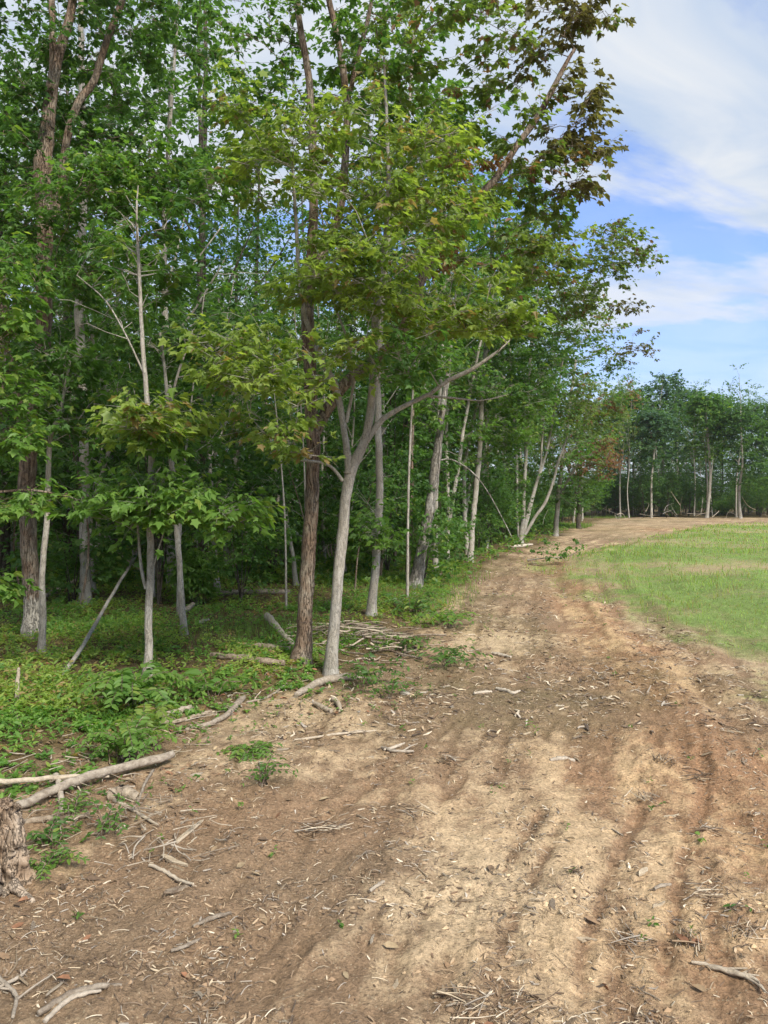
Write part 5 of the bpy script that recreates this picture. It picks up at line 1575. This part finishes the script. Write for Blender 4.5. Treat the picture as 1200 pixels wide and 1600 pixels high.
    # windfall heaps deeper in
    for (px, py, rx, ry, rz_, n, lab, grp) in ((770, 815, 1.2, 1.5, .9, 30, 'bare grey branch in the windfall heap behind the snags', 'branches of the windfall heap'), (395, 850, 1.2, 1.5, .8, 26, 'bare grey branch tangled in the dim wood behind the grass', 'tangled dead branches in the wood'),
                                              (1085, 812, 3.5, 1.2, .5, 30, 'dead branch piled at the foot of the far treeline', 'branches along the far treeline'), (440, 770, .9, 1.2, 1.2, 22, 'upright dead branch in the grey thicket behind the leaning stem', 'branches of the grey thicket')):
        g = G(px, max(py, 812)) if py > 800 else G(px, 880)
        if py == 815:
            g = G(765, 838)
        if py == 850:
            g = G(395, 895)
        for i in range(n):
            q = np.array([g[0] + rng.normal(0, rx), g[1] + rng.normal(0, ry), abs(rng.normal(0, rz_)) + .1]); q[2] += hz(q[0], q[1])
            L = rng.uniform(.8, 2.6); a = rng.uniform(0, 6.28); el = rng.normal(.3, .5)
            d = np.array([math.cos(a) * math.cos(el), math.sin(a) * math.cos(el), math.sin(el)])
            P = catmull(np.array([q - d * L / 2, q + rng.normal(0, .12, 3), q + d * L / 2]), L / 7)
            P[:, 2] = np.maximum(P[:, 2], .03)
            mb = MB(); r = rng.uniform(.008, .028); tube(mb, P, np.linspace(r, r * .35, len(P)), 5, rough=.2)
            o = link('dead_branch', mb.mesh('dead_branch', [M_WOOD if rng.random() < .5 else M_GREY], True, q), None, q)
            tag(o, lab, 'branch', grp)


build_sticks()
# leafy bough dropped at the bend of the track
g = G(868, 884)
e = link('broken_bough', None, None, (g[0], g[1], hz(*g))); tag(e, 'small leafy broken bough lying at the track edge by the field', 'branch')
mb = MB(); P = catmull(np.array([[-.7, .3, .1], [-.2, .1, .18], [.3, 0, .22], [.7, -.1, .45]]), .1); tube(mb, P, np.linspace(.018, .006, len(P)), 6, rough=.15)
link('stem', mb.mesh('stem', [M_GREY]), e)
mb = MB(); C = P[rng.integers(3, len(P), 16)] + rng.normal(0, .16, (16, 3)) + [0, 0, .08]
C, D = grow(mb, P, np.full(len(P), .01), C, sides=3, rmax=.006); sprays(mb, C, D, ['mid'] * len(C), 3, 6, .22, .10, 'diamond', 0, 1, tw_sides=0)
o = link('foliage', mb.mesh('foliage', [M_LEAF, M_GREY], False), e); o['kind'] = 'stuff'

# ================================================================== chips and litter on the soil
CHIPS = [chip_mesh(i) for i in range(9)]


def litter_density(x, y):
    """chips gather where the soil is churned: in streaks along the track and at the left"""
    dist, side, run = seg_dist(x, y, TRACK)
    wob = (fbm(run * .35, side * .2, 5, 2) - .5) * .5
    st = fbm(side * 4.2 + wob * 3, run * .45, 161, 4, .55)
    cl = fbm(x * 2.3, y * 2.3, 501, 3)
    d = .25 + 1.6 * sstep(.46, .62, cl) + 1.0 * sstep(.52, .40, st)
    f = signed(x, y, FOREST); g = signed(x, y, FIELD)
    return d * sstep(.9, -.1, f) * sstep(.8, -1.0, g)


def scatter(n, dmin, dmax, power):
    x, y = sample_ground(n * 5, dmin, dmax, power)
    m = rng.random(len(x)) < litter_density(x, y) / 2.6
    return x[m][:n], y[m][:n]


def chip_rot(n):
    a = rng.uniform(0, 6.28, n); p = rng.normal(0, .18, n); r = rng.normal(0, .35, n)
    return a, p, r


WOODCOL = np.array([(0.50, .40, .27), (.40, .29, .18), (.30, .21, .13), (.22, .165, .115), (.58, .49, .36), (.36, .31, .25), (.13, .09, .06), (.16, .11, .07), (.10, .075, .055), (.24, .17, .11), (.20, .13, .08)])


def build_litter():
    # the largest chips, one by one
    meshes = []
    for i, (V, f) in enumerate(CHIPS):
        for mt in (M_CHIP, M_WOOD):
            mb = MB(); mb.add(V, f); meshes.append(mb.mesh('wood_chip', [mt], False))
    x, y = scatter(290, 2.35, 6.5, 1.25)
    z = height(x, y)
    for i in range(len(x)):
        a, p, r = rng.uniform(0, 6.28), rng.normal(0, .15), rng.normal(0, .3)
        s = .022 + .075 * rng.random() ** 2.2
        o = link('wood_chip', meshes[int(rng.integers(len(meshes)))], None, (x[i], y[i], z[i] + .05 * s + .002), (r, p, a), (s, s * rng.uniform(.7, 1.3), s))
        tag(o, 'pale split wood chip strewn on the dirt in front', 'wood chip', 'wood chips on the dirt in front')
    # curved splinters and straws
    sm = []
    for i in range(10):
        P = np.array([[-.5, 0, 0], [-.15, rng.normal(0, .045), rng.uniform(0, .05)], [.2, rng.normal(0, .045), rng.uniform(0, .05)], [.5, rng.normal(0, .08), 0]])
        S = catmull(P, .14); mb = MB(); r = rng.uniform(.012, .035); tube(mb, S, r * (1 - .6 * np.abs(np.linspace(-.6, 1, len(S)))), 5, rough=.25)
        sm.append(mb.mesh('splinter', [M_CHIP if i % 2 else M_WOOD], True))
    x, y = scatter(170, 2.35, 8.5, 1.2)
    z = height(x, y)
    for i in range(len(x)):
        s = .03 + .14 * rng.random() ** 2
        o = link('splinter', sm[int(rng.integers(10))], None, (x[i], y[i], z[i] + .004), (rng.normal(0, .3), rng.normal(0, .08), rng.uniform(0, 6.28)), (s, s, s))
        tag(o, 'thin curled wood splinter lying on the dirt in front', 'splinter', 'splinters on the dirt in front')
    # everything smaller
    mb = MB()
    for (n, d0, d1, pw, s0, s1) in ((9000, 2.2, 9, 1.35, .008, .032), (6000, 6, 26, 1.15, .02, .07)):
        x, y = scatter(n, d0, d1, pw); z = height(x, y)
        which = rng.integers(0, len(CHIPS), len(x))
        for k, (V, f) in enumerate(CHIPS):
            m = which == k; nn = int(m.sum())
            if not nn:
                continue
            a = rng.uniform(0, 6.28, nn); s = s0 + (s1 - s0) * rng.random(nn) ** 2 * 1.5; tl = rng.normal(0, .25, nn)
            ca, sa = np.cos(a), np.sin(a)
            X = V[None, :, 0] * s[:, None]; Y = V[None, :, 1] * s[:, None] * 1.2; Z = V[None, :, 2] * s[:, None] + X * np.tan(tl)[:, None]
            Q = np.stack([x[m][:, None] + ca[:, None] * X - sa[:, None] * Y, y[m][:, None] + sa[:, None] * X + ca[:, None] * Y, z[m][:, None] + Z + .12 * s[:, None]], -1)
            c = WOODCOL[rng.integers(0, len(WOODCOL), nn)] * rng.uniform(.75, 1.2, (nn, 1))
            mb.add(Q.reshape(-1, 3), (np.arange(nn)[:, None, None] * len(V) + f[None]).reshape(-1, 4), np.repeat(c, len(V), 0))
    o = link('wood_litter', mb.mesh('wood_litter', [M_LITTER], False)); o['kind'] = 'stuff'; o['label'] = 'fine wood chips strewn over the bare soil'
    # straws and fibres
    mb = MB()
    for (n, d0, d1, pw, k) in ((9000, 2.2, 10, 1.3, 1.0), (6500, 7, 34, 1.1, 2.0)):
        x, y = scatter(n, d0, d1, pw); z = height(x, y); n = len(x)
        a = rng.uniform(0, 6.28, n); L = rng.uniform(.015, .075, n) * k; w = rng.uniform(.0007, .0018, n) * k; bend = rng.normal(0, .07, n)
        t = np.linspace(-.5, .5, 4)
        X = t[None] * L[:, None]; Y = bend[:, None] * L[:, None] * (t[None] ** 2) * 2
        Z = .004 + .02 * rng.random((n, 1)) * L[:, None] / .1 * (1 - (2 * t[None]) ** 2) + .002
        cx, sx = np.cos(a)[:, None], np.sin(a)[:, None]
        V = []
        for sg in (-1, 1):
            yy = Y + sg * w[:, None]
            V.append(np.stack([x[:, None] + cx * X - sx * yy, y[:, None] + sx * X + cx * yy, z[:, None] + Z + (.0012 * k if sg > 0 else 0)], -1))
        V = np.concatenate(V, 1)
        f = np.array([(0, 1, 5, 4), (1, 2, 6, 5), (2, 3, 7, 6)])
        c = WOODCOL[rng.integers(0, len(WOODCOL), n)] * rng.uniform(.55, 1.1, (n, 1))
        mb.add(V.reshape(-1, 3), (np.arange(n)[:, None, None] * 8 + f[None]).reshape(-1, 4), np.repeat(c, 8, 0))
    o = link('straw_litter', mb.mesh('straw_litter', [M_LITTER], False)); o['kind'] = 'stuff'; o['label'] = 'fine straws and fibres strewn over the bare soil'
    # dead leaves and bark flakes drifted along the edge of the wood
    mb = MB()
    x, y = sample_ground(9000, 2.6, 16, 1.2)
    f = signed(x, y, FOREST); dr = fbm(x * 1.7, y * 1.7, 701, 3)
    m = rng.random(len(x)) < np.exp(-((f + .1) / .9) ** 2) * sstep(.38, .6, dr) + .05 * sstep(.5, .65, dr) + .35 * (f > .3)
    x, y = x[m], y[m]; n = len(x); z = height(x, y)
    a = rng.uniform(0, 6.28, n)
    A = np.stack([np.cos(a), np.sin(a), rng.normal(0, .25, n)], 1); N = np.concatenate([rng.normal(0, .35, (n, 2)), np.ones((n, 1))], 1)
    c = np.array([(.20, .13, .075), (.27, .19, .11), (.14, .095, .06), (.33, .25, .15), (.24, .12, .065)])[rng.integers(0, 5, n)] * rng.uniform(.7, 1.15, (n, 1))
    add_leaves(mb, np.stack([x, y, z + .012], 1), A, N, rng.uniform(.025, .075, n), c, 'oval')
    o = link('dead_leaves', mb.mesh('dead_leaves', [M_LITTER], False)); o['kind'] = 'stuff'; o['label'] = 'brown dead leaves drifted along the edge of the wood'
    # clods of soil
    mb = MB()
    x, y = scatter(8500, 2.2, 16, 1.2); z = height(x, y); n = len(x)
    ico = np.array([(0, 0, 1), (.9, 0, .3), (.28, .85, .3), (-.72, .53, .3), (-.72, -.53, .3), (.28, -.85, .3), (0, 0, -.4)])
    f = np.array([(0, 1, 2), (0, 2, 3), (0, 3, 4), (0, 4, 5), (0, 5, 1), (6, 2, 1), (6, 3, 2), (6, 4, 3), (6, 5, 4), (6, 1, 5)])
    s = .003 + .016 * rng.random(n) ** 4
    V = ico[None] * s[:, None, None] * rng.uniform(.45, 1.5, (n, 7, 3)) * np.array([1, 1, .6])
    V += np.stack([x, y, z], -1)[:, None]
    c, _, _ = ground_colour(x, y)
    mb.add(V.reshape(-1, 3), (np.arange(n)[:, None, None] * 7 + f[None]).reshape(-1, 3), np.repeat(c * rng.uniform(.7, 1.15, (n, 1)), 7, 0))
    o = link('dirt', mb.mesh('dirt', [M_LITTER], False)); o['kind'] = 'stuff'; o['label'] = 'small crumbs of soil on the track'
    # matted clumps of roots and shredded stalks
    for (px, py, w, n, lab) in ((1110, 1402, .085, 34, 'round matted root clump on the sand at the right'), (1165, 1458, .07, 24, 'dark frayed root clump near the right edge'), (1078, 1468, .075, 26, 'splayed grey root clump below the round one'), (740, 1588, .08, 30, 'stringy root clump at the bottom left of the track'),
                                (835, 1590, .07, 16, 'fan of pale splinters at the bottom middle'), (1105, 1302, .06, 20, 'small twig clump above the round root clump'), (900, 1375, .05, 16, 'small root clump in the rut at the middle'), (985, 1470, .08, 26, 'frayed stalk clump in the rut right of the bright piece'),
                                (700, 1195, .08, 22, 'matted debris clump below the forked grey twig'), (640, 1285, .08, 24, 'debris clump in the dark streak left of the sand'), (1040, 1195, .10, 26, 'stalk clump on the orange soil'), (1090, 1215, .08, 20, 'stalk clump right of the one on the orange soil'),
                                (770, 1225, .06, 16, 'dark little clump at the head of the sandy strip'), (1140, 1150, .07, 18, 'twig clump at the upper right of the track'), (500, 1300, .12, 40, 'wide debris clump on the dark soil at the left'), (1010, 1245, .07, 22, 'clump of stalks above the flat pale chip')):
        c = G(px, py); zc = hz(*c)
        mb = MB(); a0 = rng.uniform(0, 3.14)
        for i in range(n):
            a = a0 + rng.normal(0, .55); L = w * rng.uniform(.8, 2.2)
            q = np.array([rng.normal(0, w * .5), rng.normal(0, w * .5), .004 + .018 * rng.random()]); d = np.array([math.cos(a), math.sin(a), rng.normal(.05, .15)])
            S = catmull(np.array([q - d * L / 2, q + rng.normal(0, .05 * L, 3), q + d * L / 2]), L / 4); S[:, 2] = np.maximum(S[:, 2], .002)
            r = rng.uniform(.0012, .0042); tube(mb, S, np.linspace(r, r * .5, len(S)), 4, WOODCOL[rng.integers(0, len(WOODCOL))] * .85, cap=False)
        o = link('root_clump', mb.mesh('root_clump', [M_LITTER], True), None, (c[0], c[1], float(height(np.array([c[0]]), np.array([c[1]]))[0]))); tag(o, lab, 'root clump')


build_litter()

# ================================================================== the air: summer haze over the whole place
def build_haze(density):
    mb = MB()
    x0, x1, y0, y1, z0, z1 = -420, 420, -420, 420, -1.5, 24.0
    V = [(x, y, z) for z in (z0, z1) for y in (y0, y1) for x in (x0, x1)]
    mb.add(V, [(0, 2, 3, 1), (4, 5, 7, 6), (0, 1, 5, 4), (2, 6, 7, 3), (0, 4, 6, 2), (1, 3, 7, 5)])
    m, t, o = new_mat('haze')
    v = nd(t, 'ShaderNodeVolumePrincipled')
    setin(v, Density=density, Anisotropy=0.3)
    v.inputs['Color'].default_value = (0.86, 0.92, 1.0, 1)
    t.links.new(v.outputs[0], o.inputs['Volume'])
    ob = link('haze', mb.mesh('haze', [m], False))
    ob['kind'] = 'stuff'; ob['label'] = 'thin summer haze in the air'


build_haze(0.0003)
